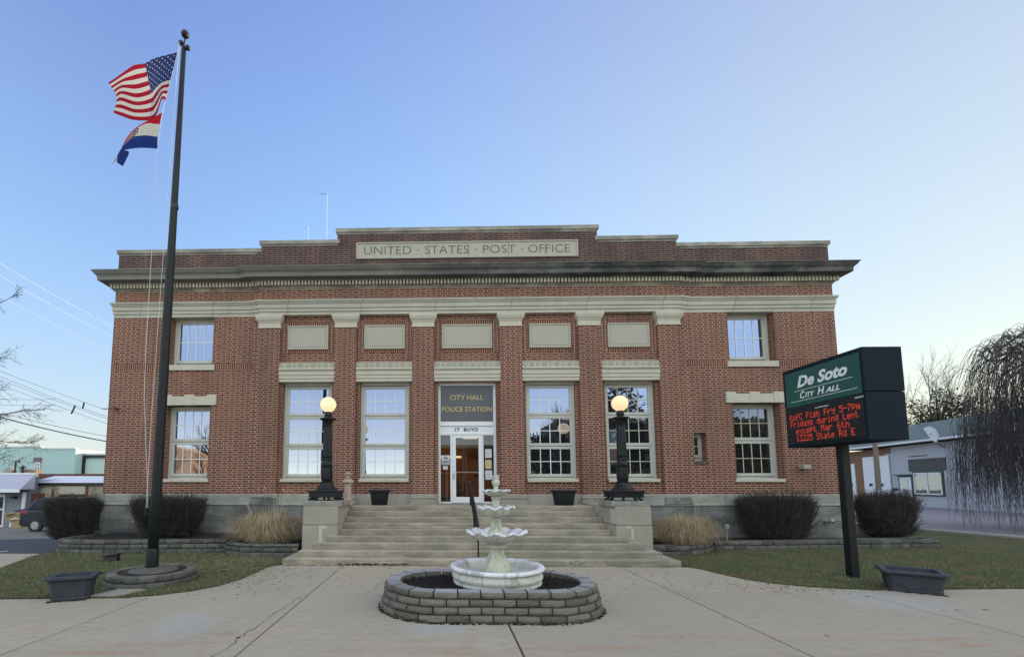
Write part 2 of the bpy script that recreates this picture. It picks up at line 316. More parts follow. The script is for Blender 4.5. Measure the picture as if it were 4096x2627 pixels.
# ---------------------------------------------------------------- mesh helpers
ORG = {}
class MB:
    def __init__(s): s.v = []; s.f = []; s.mi = []; s.uv = None; s.tint = None; s.cm = 0
    def add(s, v, f):
        b = len(s.v); s.v += [tuple(p) for p in v]; s.f += [tuple(i+b for i in q) for q in f]; s.mi += [s.cm]*len(f); return s
    def box(s, x0, x1, y0, y1, z0, z1):
        if x0 > x1: x0, x1 = x1, x0
        return s.add([(x0,y0,z0),(x1,y0,z0),(x1,y1,z0),(x0,y1,z0),(x0,y0,z1),(x1,y0,z1),(x1,y1,z1),(x0,y1,z1)],
                     [(0,3,2,1),(4,5,6,7),(0,1,5,4),(1,2,6,5),(2,3,7,6),(3,0,4,7)])
    def obox(s, c, ex, ey, ez, hx, hy, hz):
        c = Vector(c); v = []
        for k in ((-1,-1,-1),(1,-1,-1),(1,1,-1),(-1,1,-1),(-1,-1,1),(1,-1,1),(1,1,1),(-1,1,1)):
            v.append(c+Vector(ex)*hx*k[0]+Vector(ey)*hy*k[1]+Vector(ez)*hz*k[2])
        return s.add(v, [(0,3,2,1),(4,5,6,7),(0,1,5,4),(1,2,6,5),(2,3,7,6),(3,0,4,7)])
    def prism(s, poly, z0, z1):
        n = len(poly); a = sum(poly[i][0]*poly[(i+1)%n][1]-poly[(i+1)%n][0]*poly[i][1] for i in range(n))
        if a < 0: poly = poly[::-1]
        v = [(p[0],p[1],z0) for p in poly]+[(p[0],p[1],z1) for p in poly]
        return s.add(v, [tuple(range(n-1,-1,-1)), tuple(range(n,2*n))]+[(i,(i+1)%n,n+(i+1)%n,n+i) for i in range(n)])
    def tube(s, pts, rad, n=6, cap=True):
        pts = [Vector(p) for p in pts]; k = len(pts); v = []
        if not isinstance(rad, (list, tuple)): rad = [rad]*k
        up = None
        for i in range(k):
            d = (pts[min(i+1,k-1)]-pts[max(i-1,0)])
            if d.length < 1e-9: d = Vector((0,0,1))
            d.normalize()
            if up is None: up = d.orthogonal().normalized()
            else:
                up = up-d*up.dot(d)
                up = up.normalized() if up.length > 1e-6 else d.orthogonal().normalized()
            q = d.cross(up)
            for j in range(n):
                a = 2*PI*j/n; v.append(pts[i]+(up*math.cos(a)+q*math.sin(a))*rad[i])
        f = [(i*n+j, i*n+(j+1)%n, (i+1)*n+(j+1)%n, (i+1)*n+j) for i in range(k-1) for j in range(n)]
        if cap and n > 3: f += [tuple(range(n-1,-1,-1)), tuple((k-1)*n+j for j in range(n))]
        return s.add(v, f)
    def lathe(s, prof, c, n=32, flute=None, cap=True):
        # prof: list of (r, z) ; flute: function (angle, i) -> (dr, dz)
        v = []
        for i, (r, z) in enumerate(prof):
            for j in range(n):
                a = 2*PI*j/n; dr, dz = flute(a, i) if flute else (0, 0)
                v.append((c[0]+(r+dr)*math.cos(a), c[1]+(r+dr)*math.sin(a), c[2]+z+dz))
        k = len(prof)
        f = [(i*n+j, i*n+(j+1)%n, (i+1)*n+(j+1)%n, (i+1)*n+j) for i in range(k-1) for j in range(n)]
        if cap: f += [tuple(range(n-1,-1,-1)), tuple((k-1)*n+j for j in range(n))]
        return s.add(v, f)
    def sweep(s, path, prof):
        # path: plan polyline, outward is to the right of travel; prof: (offset outward, z) from bottom to top
        n = len(path); dirs = []
        for i in range(n-1):
            d = Vector((path[i+1][0]-path[i][0], path[i+1][1]-path[i][1])); d.normalize(); dirs.append(Vector((d.y, -d.x)))
        v = []
        for i in range(n):
            a = dirs[max(i-1,0)]; b = dirs[min(i,n-2)]; m = (a+b)/(1+a.dot(b))
            for (o, z) in prof: v.append((path[i][0]+m.x*o, path[i][1]+m.y*o, z))
        k = len(prof)
        f = [(i*k+j, (i+1)*k+j, (i+1)*k+j+1, i*k+j+1) for i in range(n-1) for j in range(k-1)]
        return s.add(v, f)
    def sphere(s, c, r, n=20, m=12, sz=1):
        prof = [(max(1e-4, r*math.sin(PI*i/m)), -r*sz*math.cos(PI*i/m)) for i in range(m+1)]
        return s.lathe(prof, c, n, cap=False)
    def build(s, name, mat, parent=None, origin=None, smooth=False, bevel=0, label=None):
        o0 = ORG.get(parent.name, (0,0,0)) if parent else (origin or (0,0,0))
        me = bpy.data.meshes.new(name)
        me.from_pydata([(p[0]-o0[0], p[1]-o0[1], p[2]-o0[2]) for p in s.v], [], s.f)
        mats = mat if isinstance(mat, (list, tuple)) else [mat]
        for m in mats: me.materials.append(M[m] if isinstance(m, str) else m)
        if len(mats) > 1: me.polygons.foreach_set('material_index', s.mi)
        if smooth: me.polygons.foreach_set('use_smooth', [True]*len(me.polygons))
        if s.uv:
            ul = me.uv_layers.new(name='UVMap')
            for li, l in enumerate(me.loops): ul.data[li].uv = s.uv[l.vertex_index]
        if s.tint:
            at = me.attributes.new('tint', 'FLOAT', 'POINT')
            at.data.foreach_set('value', s.tint)
        me.update()
        o = bpy.data.objects.new(name, me); COL.objects.link(o)
        if parent: o.parent = parent
        else: o.location = o0
        ORG[o.name] = o0
        if bevel:
            b = o.modifiers.new('bevel', 'BEVEL'); b.width = bevel; b.segments = 2; b.limit_method = 'ANGLE'; b.angle_limit = R(40)
        if label: o['label'] = label
        return o

def pieces(b, name, mat, parent, **kw):
    """one object for every separate piece gathered in b"""
    par = list(range(len(b.v)))
    def find(i):
        while par[i] != i: par[i] = par[par[i]]; i = par[i]
        return i
    for f in b.f:
        for q in f[1:]: par[find(f[0])] = find(q)
    gr = {}
    for fi, f in enumerate(b.f): gr.setdefault(find(f[0]), []).append(fi)
    for fs in gr.values():
        c = MB(); ix = {}
        for fi in fs:
            g = []
            for q in b.f[fi]:
                if q not in ix: ix[q] = len(c.v); c.v.append(b.v[q])
                g.append(ix[q])
            c.f.append(tuple(g)); c.mi.append(b.mi[fi])
        c.build(name, mat, parent, **kw)
def tag(o, label=None, cat=None, group=None, kind=None):
    if label: o['label'] = label
    if cat: o['category'] = cat
    if group: o['group'] = group
    if kind: o['kind'] = kind
    return o
def thing(name, label, cat, loc=(0,0,0), group=None):
    o = bpy.data.objects.new(name, None); COL.objects.link(o); o.location = loc; o.empty_display_size = .2
    ORG[o.name] = tuple(loc); return tag(o, label, cat, group)
def kids(o): return [c for c in bpy.data.objects if c.parent == o]
def copy_tree(o, loc=None, label=None, parent=None):
    c = o.copy(); COL.objects.link(c); c.parent = parent
    if loc is not None: c.location = loc
    if label: c['label'] = label
    ORG[c.name] = ORG.get(o.name, (0,0,0))
    for k in kids(o): copy_tree(k, parent=c)
    return c

def text_mb(txt, p0, ex, ey, wid, hei, th=.004, shear=0, off=0, n=None, x_off=0):
    """letters laid in the plane (ex, ey) from p0, fitted to wid x hei"""
    cu = bpy.data.curves.new('t', 'FONT'); cu.body = txt; cu.size = 1; cu.shear = shear; cu.offset = off; cu.resolution_u = 3; cu.extrude = .01
    ob = bpy.data.objects.new('t', cu); COL.objects.link(ob)
    dg = bpy.context.evaluated_depsgraph_get(); me = bpy.data.meshes.new_from_object(ob.evaluated_get(dg))
    xs = [v.co.x for v in me.vertices]; ys = [v.co.y for v in me.vertices]
    x0, x1, y0, y1 = min(xs), max(xs), min(ys), max(ys)
    ex, ey = Vector(ex), Vector(ey); nn = ex.cross(ey).normalized(); p0 = Vector(p0)
    sx, sy = wid/(x1-x0), hei/(y1-y0)
    b = MB(); b.add([p0+ex*((v.co.x-x0)*sx)+ey*((v.co.y-y0)*sy)+nn*((v.co.z+.01)/.02*th) for v in me.vertices], [tuple(p.vertices) for p in me.polygons])
    bpy.data.objects.remove(ob); bpy.data.curves.remove(cu); bpy.data.meshes.remove(me)
    return b
XD, ZD = (1,0,0), (0,0,1)

# ================================================================ GROUND AND PAVING
def hgt(x, y):
    k = min(1, max(0, (-10.6-x)/1.2)); return -.0574*min(max(0, y+2.3), 60)*k
b = MB(); xs = [-260,-120,-70,-45]+[-40+i*1.5 for i in range(20)]+[-11.8,-11.2,-10.6,-6,0,6,12,17,25,40,60,100,180,300]; ys = [-120,-60,-30,-16,-10,-5,-2.3,0,3,6,10,15,22,30,40,57.7,80,130,220,400]
for y in ys:
    for x in xs: b.v.append((x, y, hgt(x, y)-.03))
nx = len(xs); b.f = [(j*nx+i, j*nx+i+1, (j+1)*nx+i+1, (j+1)*nx+i) for j in range(len(ys)-1) for i in range(nx-1)]; b.mi = [0]*len(b.f)
t = NT('ground earth'); t.col(t.mix(t.noise(.5, 6, .65), (.075, .068, .05), (.16, .15, .12))); t.set(.95); M['ground'] = t.m
tag(b.build('ground', 'ground'), kind='structure')

J1 = lambda x: -7.35+.051*x
J2 = lambda x: -6.05+.067*x
gap = .012
SLR = random.Random(12)
def slab(b, poly):
    n0 = len(b.v); b.prism(poly, -.08, 0); b.tint = (b.tint or [])+[SLR.random()]*(len(b.v)-n0)
def row(b, lo, hi, xs):
    for i in range(len(xs)-1):
        a, c = xs[i]+gap, xs[i+1]-gap
        slab(b, [(a, lo(a)+gap), (c, lo(c)+gap), (c, hi(c)-gap), (a, hi(a)-gap)])
b = MB(); b.box(-26, 24, -19, -2.2, -.09, -.075); M['gapd'] = plain('joint dirt', (.012,.011,.009), 1); tag(b.build('joint_bed', 'gapd'), kind='structure')
b = MB()
XJ = [-26,-20.5,-15,-10.1,-7.7,-5.3,-2.9,.02,2.93,5.82,8.75,11.65,14.6,19,24]
row(b, lambda x: J1(x)-2.2, J1, XJ); row(b, lambda x: J1(x)-4.6, lambda x: J1(x)-2.2, XJ); row(b, lambda x: -19, lambda x: J1(x)-4.6, XJ)
row(b, J1, J2, [-10.1,-7.7,-5.3,-2.9,.02,2.93,5.82,8.75,11.65,14.6,19,24])
g = gap
slab(b, [(-2.9-g,-3.66),(-4.33,-3.66),(-4.43,-3.9),(-4.45,-4.5),(-4.47,-5.1),(-4.6,-5.6),(-4.85,-5.98),(-5.25,-6.28),(-5.6,J2(-5.6)+g),(-2.9-g,J2(-2.9)+g)])
slab(b, [(-2.9+g,-3.66),(2.93-g,-3.66),(2.93-g,J2(2.93)+g),(-2.9+g,J2(-2.9)+g)])
slab(b, [(2.93+g,-3.66),(4.33,-3.66),(4.5,-3.95),(4.6,-4.5),(4.75,-4.92),(5.0,-5.2),(5.4,-5.43),(5.9,-5.57),(6.25,J2(6.25)+g),(2.93+g,J2(2.93)+g)])
# walk going round the left lawn to the car park
slab(b, [(-10.1-g,J1(-10.1)+g),(-10.1-g,J2(-10.1)),(-9.2,-4.9),(-9.9,-4.15),(-10.5,-2.9),(-10.75,-2.26),(-12.0,-2.26),(-26,-2.26),(-26,J1(-26)+g)])
sw = tag(b.build('sidewalk', 'walk', bevel=.006), kind='structure')
# cracks in the slabs, thin jagged dark lines 
def crack(name, pts, wd=.012, seed=1):
    rnd = random.Random(seed); b = MB(); P = []
    for i in range(len(pts)-1):
        a, c = Vector(pts[i]), Vector(pts[i+1]); n = max(2, int((c-a).length/.07)); q = Vector((-(c-a).y, (c-a).x)).normalized()
        for k in range(n): P.append(a.lerp(c, k/n)+q*rnd.uniform(-.028, .028))
    P.append(Vector(pts[-1]))
    v = []
    for i, p in enumerate(P):
        d = (P[min(i+1,len(P)-1)]-P[max(i-1,0)]).normalized(); q = Vector((-d.y, d.x))*wd*.5*rnd.uniform(.4, 1.3)*(0.2 if i in (0, len(P)-1) else 1)
        v += [(p.x+q.x, p.y+q.y, .004), (p.x-q.x, p.y-q.y, .004)]
    b.add(v, [(2*i, 2*i+1, 2*i+3, 2*i+2) for i in range(len(P)-1)]); return b.build('crack', 'mulch', sw)
crack('crack', [(-2.99,-6.3),(-3.01,-6.7),(-3.07,-7.46)], .009, 2); crack('crack', [(-3.05,-7.52),(-3.08,-8.0),(-3.1,-8.6),(-3.2,-9.4)], .008, 3)
crack('crack', [(-1.55,-4.6),(-1.85,-5.3),(-2.0,-6.2)], .005, 4); crack('crack', [(-4.6,-5.95),(-3.6,-4.4),(-3.3,-3.9)], .005, 5); crack('crack', [(3.02,-5.2),(3.04,-6.4)], .006, 6)

# lawns
t = NT('winter turf'); S = t.sep()
n1 = t.noise(1.5, 7, .72); n2 = t.noise(55, 5, .8, (1, 1, 1)); n3 = t.noise(9, 6, .75)
a = t.mix(t.ramp(n1, .42, .58), (.075, .125, .040), (.165, .135, .078)); a = t.mix(t.m_('MULTIPLY', n3, .6), a, (.085, .075, .045)); a = t.mix(t.m_('MULTIPLY', t.ramp(n2, .55, .8), .5), a, (.24, .22, .12))
t.col(a); t.set(.95, 0, .2); t.bump(n2, 1, .03); M['turf'] = t.m
LL = [(-9.2,-4.9),(-9.9,-4.15),(-10.5,-2.9),(-10.75,-2.26),(-10.8,.1),(-4.0,.1),(-4.0,-3.3),(-4.28,-3.6),(-4.35,-3.68),(-4.45,-3.9),(-4.47,-4.5),(-4.49,-5.1),(-4.62,-5.58),(-4.87,-5.96),(-5.27,-6.26),(-5.62,J2(-5.62)+.03),(-7.48,J2(-7.48)+.03),(-8.3,-5.8)]
LR = [(4.0,.1),(11.0,.1),(11.0,14),(16.2,14),(16.55,7),(16.9,3.9),(17.4,1.3),(17.9,-1.5),(18.2,-4.4),(18.2,J2(18.2)+.03),(8.8,J2(8.8)+.03),(6.28,J2(6.28)+.03),(5.92,-5.54),(5.42,-5.40),(5.03,-5.17),(4.78,-4.90),(4.63,-4.48),(4.53,-3.93),(4.36,-3.62),(4.1,-3.3),(4.0,-2.6)]
def inside(p, poly):
    x, y = p; c = False; n = len(poly)
    for i in range(n):
        x1, y1 = poly[i]; x2, y2 = poly[(i+1)%n]
        if (y1 > y) != (y2 > y) and x < (x2-x1)*(y-y1)/(y2-y1)+x1: c = not c
    return c
for nm, P in (('lawn', LL), ('lawn', LR)):
    b = MB(); b.prism(P, -.1, .012); tag(b.build(nm, 'turf'), kind='structure')
def grass(poly, n, x0, x1, y0, y1, seed, mats):
    rnd = random.Random(seed); b = MB(); k = 0
    while k < n:
        x, y = rnd.uniform(x0, x1), rnd.uniform(y0, y1)
        if rnd.random() < (y+6.6)/14 or not inside((x, y), poly): continue
        k += 1; h = rnd.uniform(.014, .05)*(1.5 if math.sin(x*5+2*math.sin(y*3))*math.sin(y*4.3+x) > .3 else .8); a = rnd.uniform(0, 2*PI); dx, dy = math.cos(a)*.004, math.sin(a)*.004; lx, ly = rnd.uniform(-.03, .03), rnd.uniform(-.03, .03)
        b.cm = 0 if rnd.random() < .55 else (1 if rnd.random() < .6 else 2)
        b.add([(x-dx, y-dy, .01), (x+dx, y+dy, .01), (x+lx, y+ly, .012+h)], [(0, 1, 2)])
    return b.build('grass', mats)
M['bl1'] = plain('grass green', (.085, .125, .045), .8, var=.3); M['bl2'] = plain('grass straw', (.30, .26, .15), .8, var=.3); M['bl3'] = plain('grass brown', (.14, .115, .07), .8, var=.3)
tag(grass(LL, 26000, -10.6, -4.2, -6.6, -2.0, 1, ['bl1','bl2','bl3']), 'short patchy winter grass on the lawn left of the steps', 'grass', kind='stuff')
tag(grass(LR, 30000, 4.2, 15, -5.7, 0, 2, ['bl1','bl2','bl3']), 'short patchy winter grass on the lawn right of the steps', 'grass', kind='stuff')

# car park on the left with painted bay lines, lane behind
def sheet(name, pts, mat, dz, kind='structure', parent=None):
    b = MB(); b.add([(x, y, hgt(x, y)+dz) for x, y in pts], [tuple(range(len(pts)))]); o = b.build(name, mat, parent)
    if not parent: tag(o, kind=kind)
    return o
pk = sheet('parking_lot', [(-60,-2.24),(-11.9,-2.24),(-10.9,-2.2),(-11.05,.4),(-15.2,3.9),(-17.6,2.5),(-60,2.5)][::1], 'asphalt', -.006)
for a, c in (((-17.5,-3.4+.9),(-14.2,1.95)), ((-16.2,-2.2),(-13.1,.85)), ((-12.35,-2.2),(-11.6,1.6))): pass
for (x0,y0,x1,y1) in ((-16.2,-1.6,-14.1,2.15),(-14.5,-2.1,-12.95,1.05),(-12.3,-2.1,-12.1,1.3)):
    d = Vector((x1-x0, y1-y0)).normalized(); q = Vector((-d.y, d.x))*.05
    sheet('parking_line', [(x0+q.x,y0+q.y),(x0-q.x,y0-q.y),(x1-q.x,y1-q.y),(x1+q.x,y1+q.y)], 'line', .004, parent=pk)
M['lane'] = plain('dusty lane concrete', (.20, .18, .15), .9, var=.3, scale=1.5, bump=.2)
sheet('alley', [(-60,2.5),(-17.6,2.5),(-15.2,3.9),(-11.2,.7),(-11.2,40),(-60,40)], 'lane', -.012)
# side street on the right with its kerb
M['street'] = plain('grey street', (.25, .235, .24), .9, var=.18, scale=.8)
b = MB(); C1 = [(15.6,20),(16.2,12),(16.55,7),(16.95,3.95),(17.45,1.3),(17.95,-1.5),(18.3,-5)]
b.add([(x,y,.004) for x,y in [(p[0]+.5,p[1]) for p in C1]]+[(40,-5,.004),(44,60,.004),(14,60,.004)], [tuple(range(10))])
tag(b.build('road', 'street'), kind='structure')
b = MB(); b.sweep(C1, [(-.02,-.05),(-.02,.06),(-.45,.08),(-.62,.0)]); tag(b.build('kerb', 'conc'), kind='structure')

# ================================================================ THE CIVIC BUILDING
B = thing('civic_building', 'long red brick city hall with limestone trim, six pilasters and a stepped parapet', 'building', (0,0,0))
PATH = [(-11.12,14),(-11.12,.10),(-6.62,.10),(-6.62,.05),(-6.45,.05),(-6.45,0),(6.45,0),(6.45,.05),(6.62,.05),(6.62,.10),(11.12,.10),(11.12,14)]
PATHW = [(-11.12,14),(-11.12,.10),(-6.62,.10)]; 
def holes(b, y, x0, x1, z0, z1, hs, dep):
    X = sorted({x0, x1, *[h[0] for h in hs], *[h[1] for h in hs]}); Z = sorted({z0, z1, *[h[2] for h in hs], *[h[3] for h in hs]})
    for i in range(len(X)-1):
        for j in range(len(Z)-1):
            cx, cz = (X[i]+X[i+1])/2, (Z[j]+Z[j+1])/2
            if any(h[0] < cx < h[1] and h[2] < cz < h[3] for h in hs): continue
            b.add([(X[i],y,Z[j]),(X[i+1],y,Z[j]),(X[i+1],y,Z[j+1]),(X[i],y,Z[j+1])], [(0,1,2,3)])
    for (a, c, d, e) in hs:
        b.add([(a,y,d),(a,y,e),(a,y+dep,e),(a,y+dep,d)], [(0,1,2,3)]); b.add([(c,y,d),(c,y+dep,d),(c,y+dep,e),(c,y,e)], [(0,1,2,3)])
        b.add([(a,y,e),(c,y,e),(c,y+dep,e),(a,y+dep,e)], [(0,1,2,3)]); b.add([(a,y,d),(a,y+dep,d),(c,y+dep,d),(c,y,d)], [(0,1,2,3)])
BZ = 1.425
UP = (5.40, 6.945); LO_ = (1.86, 4.14)
b = MB()
for s in (-1, 1):
    hs = [(7.92, 9.305, *UP), (7.92, 9.305, *LO_)]
    if s > 0: hs.append((6.735, 7.085, 2.405, 3.245))
    if s < 0: hs = [(-h[1], -h[0], h[2], h[3]) for h in hs]; holes(b, .10, -11.12, -6.62, BZ, 6.95, hs, .45)
    else: holes(b, .10, 6.62, 11.12, BZ, 6.95, hs, .45)
    b.box(s*6.44, s*6.62, .05, .3, BZ, 6.95)
b.sweep([(-11.12,14),(-11.12,.10)], [(0,BZ),(0,7.0)]); b.sweep([(11.12,.10),(11.12,14)], [(0,BZ),(0,7.0)])
b.sweep(PATH, [(-.001,7.38),(-.001,7.80)])
for s in (-1, 1):
    for c in (4.92, 2.53):
        lo, hi = (4.05, 5.79) if c > 4 else (1.67, 3.39)
        if s < 0: lo, hi = -hi, -lo
        holes(b, .14, lo, hi, BZ, 6.97, [(s*c-.755, s*c+.755, 1.86, 4.86)], .24)
holes(b, .14, -1.02, 1.02, 1.10, 6.97, [(-.885, .885, 1.10, 4.83)], .2)
b.build('wall', 'brick', B)
PX = [-6.115, -3.735, -1.345, 1.335, 3.72, 6.115]
for i, px in enumerate(PX):
    b = MB(); b.box(px-.333, px+.333, 0, .3, 1.40, 6.56); p = b.build('pilaster', 'brick', B)
    pp = [(px-.333,.14),(px-.333,0),(px+.333,0),(px+.333,.14)]
    b = MB(); b.sweep(pp, [(0,6.525),(.022,6.53),(.022,6.56),(.006,6.568),(.006,6.69),(.022,6.70),(.022,6.722),(.03,6.735),(.05,6.76),(.072,6.80),(.084,6.845),(.084,6.85),(.09,6.852),(.09,6.944),(-.2,6.944)]); b.build('capital', 'stone', p)
    b = MB(); b.sweep(pp, [(.058,1.12),(.058,1.275),(.03,1.282),(.05,1.30),(.052,1.325),(.04,1.35),(.02,1.36),(.02,1.39),(.008,1.418),(-.1,1.42)]); b.build('base', 'pbase' if 0 < i < 5 else 'found', p)
b = MB(); b.sweep(PATH, [(-.3,6.944),(.004,6.945),(.004,7.035),(-.008,7.037),(-.008,7.046),(.026,7.047),(.026,7.140),(.010,7.142),(.010,7.152),(.048,7.153),(.048,7.275),(.034,7.277),(.034,7.290),(.062,7.292),(.066,7.315),(.075,7.335),(.072,7.345),(.098,7.352),(.098,7.405),(-.1,7.415)]); b.build('architrave', 'stone_joint', B)
b = MB(); b.sweep(PATH, [(-.02,7.765),(.012,7.77),(.02,7.80),(.035,7.83),(.05,7.842),(.052,7.855)]); b.build('bed_moulding', stone('stained bed mould', (.40,.37,.30), .2, dark=.7, darkc=(.05,.04,.04)), B)
b = MB(); b.sweep(PATH, [(.048,7.85),(.046,8.0)]); b.build('dentil_band', 'carve', B)
b = MB()
x = -11.12-.10
def ypl(x): a = abs(x); return 0 if a < 6.45+.1 else .05 if a < 6.62+.1 else .10
while x < 11.2:
    y = ypl(x); b.box(x, x+.060, y-.125, y-.04, 7.862, 7.99); x += .1052
y = .1
while y < 13: 
    for s in (-1, 1): b.box(s*11.16, s*11.24, y, y+.066, 7.862, 7.99)
    y += .1052
b.build('dentil_course', 'dentil', B)
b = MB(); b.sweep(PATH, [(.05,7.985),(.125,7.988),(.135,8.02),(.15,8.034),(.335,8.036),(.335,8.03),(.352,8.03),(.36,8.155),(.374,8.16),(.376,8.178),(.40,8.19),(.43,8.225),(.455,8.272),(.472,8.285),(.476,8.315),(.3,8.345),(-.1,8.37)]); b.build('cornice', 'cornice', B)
# parapet in three heights
def para(x0, x1, y, z1, mats):
    b = MB(); b.box(x0, x1, y, y+.4, 8.33, z1); p = b.build('parapet', 'brick_soot', B)
    b = MB(); pp = [(x0,y+.6),(x0,y),(x1,y),(x1,y+.6)]
    b.sweep(pp, [(-.01,z1-.055),(.010,z1-.05),(.012,z1-.012),(.03,z1),(.048,z1+.004),(.052,z1+.05),(.05,z1+.118),(.04,z1+.128),(-.4,z1+.15)]); b.build('coping', 'coping', p)
    return p
para(-11.08, -6.47, .09, 9.03, 0); para(6.47, 11.08, .09, 9.03, 0); para(-6.46, -4.02, .012, 9.235, 0); para(4.02, 6.46, .012, 9.235, 0)
pc = para(-4.045, 4.045, 0, 9.592, 0)
for s in (-1, 1):
    b = MB(); b.box(s*6.40, s*6.60, .05, .5, 8.33, 9.03); p = b.build('parapet', 'brick_soot', B)
b = MB(); b.box(-10.9, 10.9, .5, 13.8, 8.3, 8.45); b.build('roof', 'conc', B)
b = MB(); b.box(-11.1, 11.1, 13.9, 14.2, -.5, 8.9); b.build('rear_wall', 'brick', B)
# name panel
b = MB(); b.box(-3.445, 3.445, -.022, .05, 8.712, 9.248)
for (x0,x1,z0,z1) in ((-3.445,3.445,9.205,9.248),(-3.445,3.445,8.712,8.755),(-3.445,-3.40,8.755,9.205),(3.40,3.445,8.755,9.205)): b.box(x0, x1, -.045, -.0225, z0+.0005, z1-.0005)
npn = b.build('name_panel', 'stone_panel', B, bevel=.006)
b = MB()
for x in (-2.37,-1.15,.07,1.3,2.43): b.box(x-.005, x+.005, -.026, -.02, 8.76, 9.20)
pieces(b, 'joint', 'carve', npn)
for txt, x0, x1 in (('UNITED',-3.19,-1.715),('STATES',-1.29,.07),('POST',.515,1.52),('OFFICE',1.915,3.185)):
    text_mb(txt, (x0,-.0245,8.855), XD, ZD, x1-x0, .258, .004, off=-.012).build('letters', 'carve', npn)
for x in (-1.51,.305,1.735):
    b = MB(); b.add([(x-.04,-.027,8.965),(x+.04,-.027,8.965),(x,-.027,9.01)], [(0,1,2)]); b.build('dot', 'carve', npn)
# stone panels with brick borders above the bays
for c, hw in ((-4.93,.63),(-2.545,.63),(0,.77),(2.545,.63),(4.93,.63)):
    b = MB(); z0, z1 = 5.878, 6.636
    b.box(c-hw, c+hw, .105, .15, z0, z1); b.box(c-hw, c+hw, .085, .1052, z1-.045, z1); b.box(c-hw, c+hw, .085, .1052, z0, z0+.045); b.box(c-hw, c-hw+.045, .085, .1052, z0+.045, z1-.045); b.box(c+hw-.045, c+hw, .085, .1052, z0+.045, z1-.045)
    b.box(c-hw+.085, c+hw-.085, .095, .1053, z0+.085, z1-.085)
    p = b.build('stone_panel', 'stone_panel', B, bevel=.012)
    b = MB(); b.box(c-hw-.02, c+hw+.02, .134, .145, z1+.003, z1+.115); b.box(c-hw-.02, c+hw+.02, .134, .145, z0-.115, z0-.003); pieces(b, 'soldier_border', 'brick_soldier', p)
    b = MB(); b.box(c-hw-.215, c-hw-.022, .134, .145, z0-.115, z1+.115); b.box(c+hw+.022, c+hw+.215, .134, .145, z0-.115, z1+.115); pieces(b, 'stacked_border', 'brick_stack', p)
# window heads between the pilasters
for c, lo, hi, kd in ((-4.92,-5.785,-4.06,0),(-2.53,-3.4,-1.675,0),(0,-1.015,1.005,1),(2.53,1.665,3.39,0),(4.92,4.05,5.785,0)):
    b = MB(); b.sweep([(lo+.003,.06),(hi-.003,.06)], [(-.3,4.842),(.03,4.845),(.03,4.925),(.015,4.928),(.015,4.94),(.045,4.942),(.045,5.035),(.03,5.038),(.03,5.048),(.062,5.05),(.062,5.165),(.05,5.168),(.05,5.178),(.085,5.185),(.105,5.215),(.105,5.235),(.06,5.262),(.03,5.275),(.03,5.425),(.04,5.432),(.04,5.445),(-.08,5.45)])
    n = 9 if not kd else 11; wd = hi-lo-.2
    for i in range(n):
        x = lo+.1+wd*i/(n-1)
        if (i % 2 == 0) != bool(kd):
            k = 14; v = [(x+.056*math.cos(2*PI*j/k), .03, 5.352+.056*math.sin(2*PI*j/k)) for j in range(k)]+[(x+.046*math.cos(2*PI*j/k), .012, 5.352+.046*math.sin(2*PI*j/k)) for j in range(k)]
            b.add(v, [(j,(j+1)%k,k+(j+1)%k,k+j) for j in range(k)]+[tuple(range(k,2*k))])
        else:
            for q in (-.036, 0, .036): b.box(x+q-.010, x+q+.010, .014, .031, 5.295, 5.41)
    wh_ = b.build('window_head', 'stone', B); q_ = MB()
    for i in range(n):
        x = lo+.1+wd*i/(n-1)
        if (i % 2 == 0) != bool(kd):
            for (ra, rb) in ((.060,.050),(.030,.022)): k = 14; q_.add([(x+rr*math.cos(2*PI*j/k), .0085, 5.352+rr*math.sin(2*PI*j/k)) for rr in (ra, rb) for j in range(k)], [(j,(j+1)%k,k+(j+1)%k,k+j) for j in range(k)])
        else:
            for q in (-.054, -.018, .018, .054): q_.box(x+q-.006, x+q+.006, .010, .029, 5.295, 5.41)
    q_.build('carved_ornament', 'orn', wh_)  # dark outlines of the carved rosettes and bars
# windows
def ring(b, x0, x1, z0, z1, w, y0, y1, wt=None, wb=None):
    wt = w if wt is None else wt; wb = w if wb is None else wb
    b.box(x0, x0+w, y0, y1, z0, z1); b.box(x1-w, x1, y0, y1, z0, z1); b.box(x0+w, x1-w, y0+.0008, y1, z1-wt, z1); b.box(x0+w, x1-w, y0+.0008, y1, z0, z0+wb)
def window(x0, x1, z0, z1, gx0, gx1, sashes, yc, pane, cols=4, rows=2, sill=None, wt=.06, mun='muntin', lab=None):
    b = MB(); ring(b, x0, x1, z0, z1, gx0-x0-.075, yc, yc+.14, wt=z1-sashes[-1][1]-.05 if False else wt, wb=.03)
    for (a, c) in sashes: ring(b, gx0-.082, gx1+.082, a-.082, c+.082, .0825, yc+.035, yc+.075)
    b.box(gx0-.1, gx1+.1, yc+.085, yc+.10, z0+.02, z1-.02)
    w_ = b.build('window', 'frame', B, bevel=.005)
    if lab: w_['label'] = lab
    b = MB()
    for (a, c) in sashes: b.add([(gx0,yc+.062,a),(gx1,yc+.062,a),(gx1,yc+.062,c),(gx0,yc+.062,c)], [(0,1,2,3)])
    b.build('pane', pane, w_)
    b = MB()
    for (a, c) in sashes:
        for i in range(1, cols): x = gx0+(gx1-gx0)*i/cols; b.box(x-.011, x+.011, yc+.050, yc+.0615, a, c)
        for i in range(1, rows): z = a+(c-a)*i/rows; b.box(gx0, gx1, yc+.052, yc+.061, z-.011, z+.011)
    b.build('muntins', mun, w_)
    if sill:
        b = MB(); b.box(*sill); b.build('sill', 'stone', w_, bevel=.008)
    return w_
M['muntin_cream'] = plain('cream muntin', (.50, .50, .36), .5, var=.03)
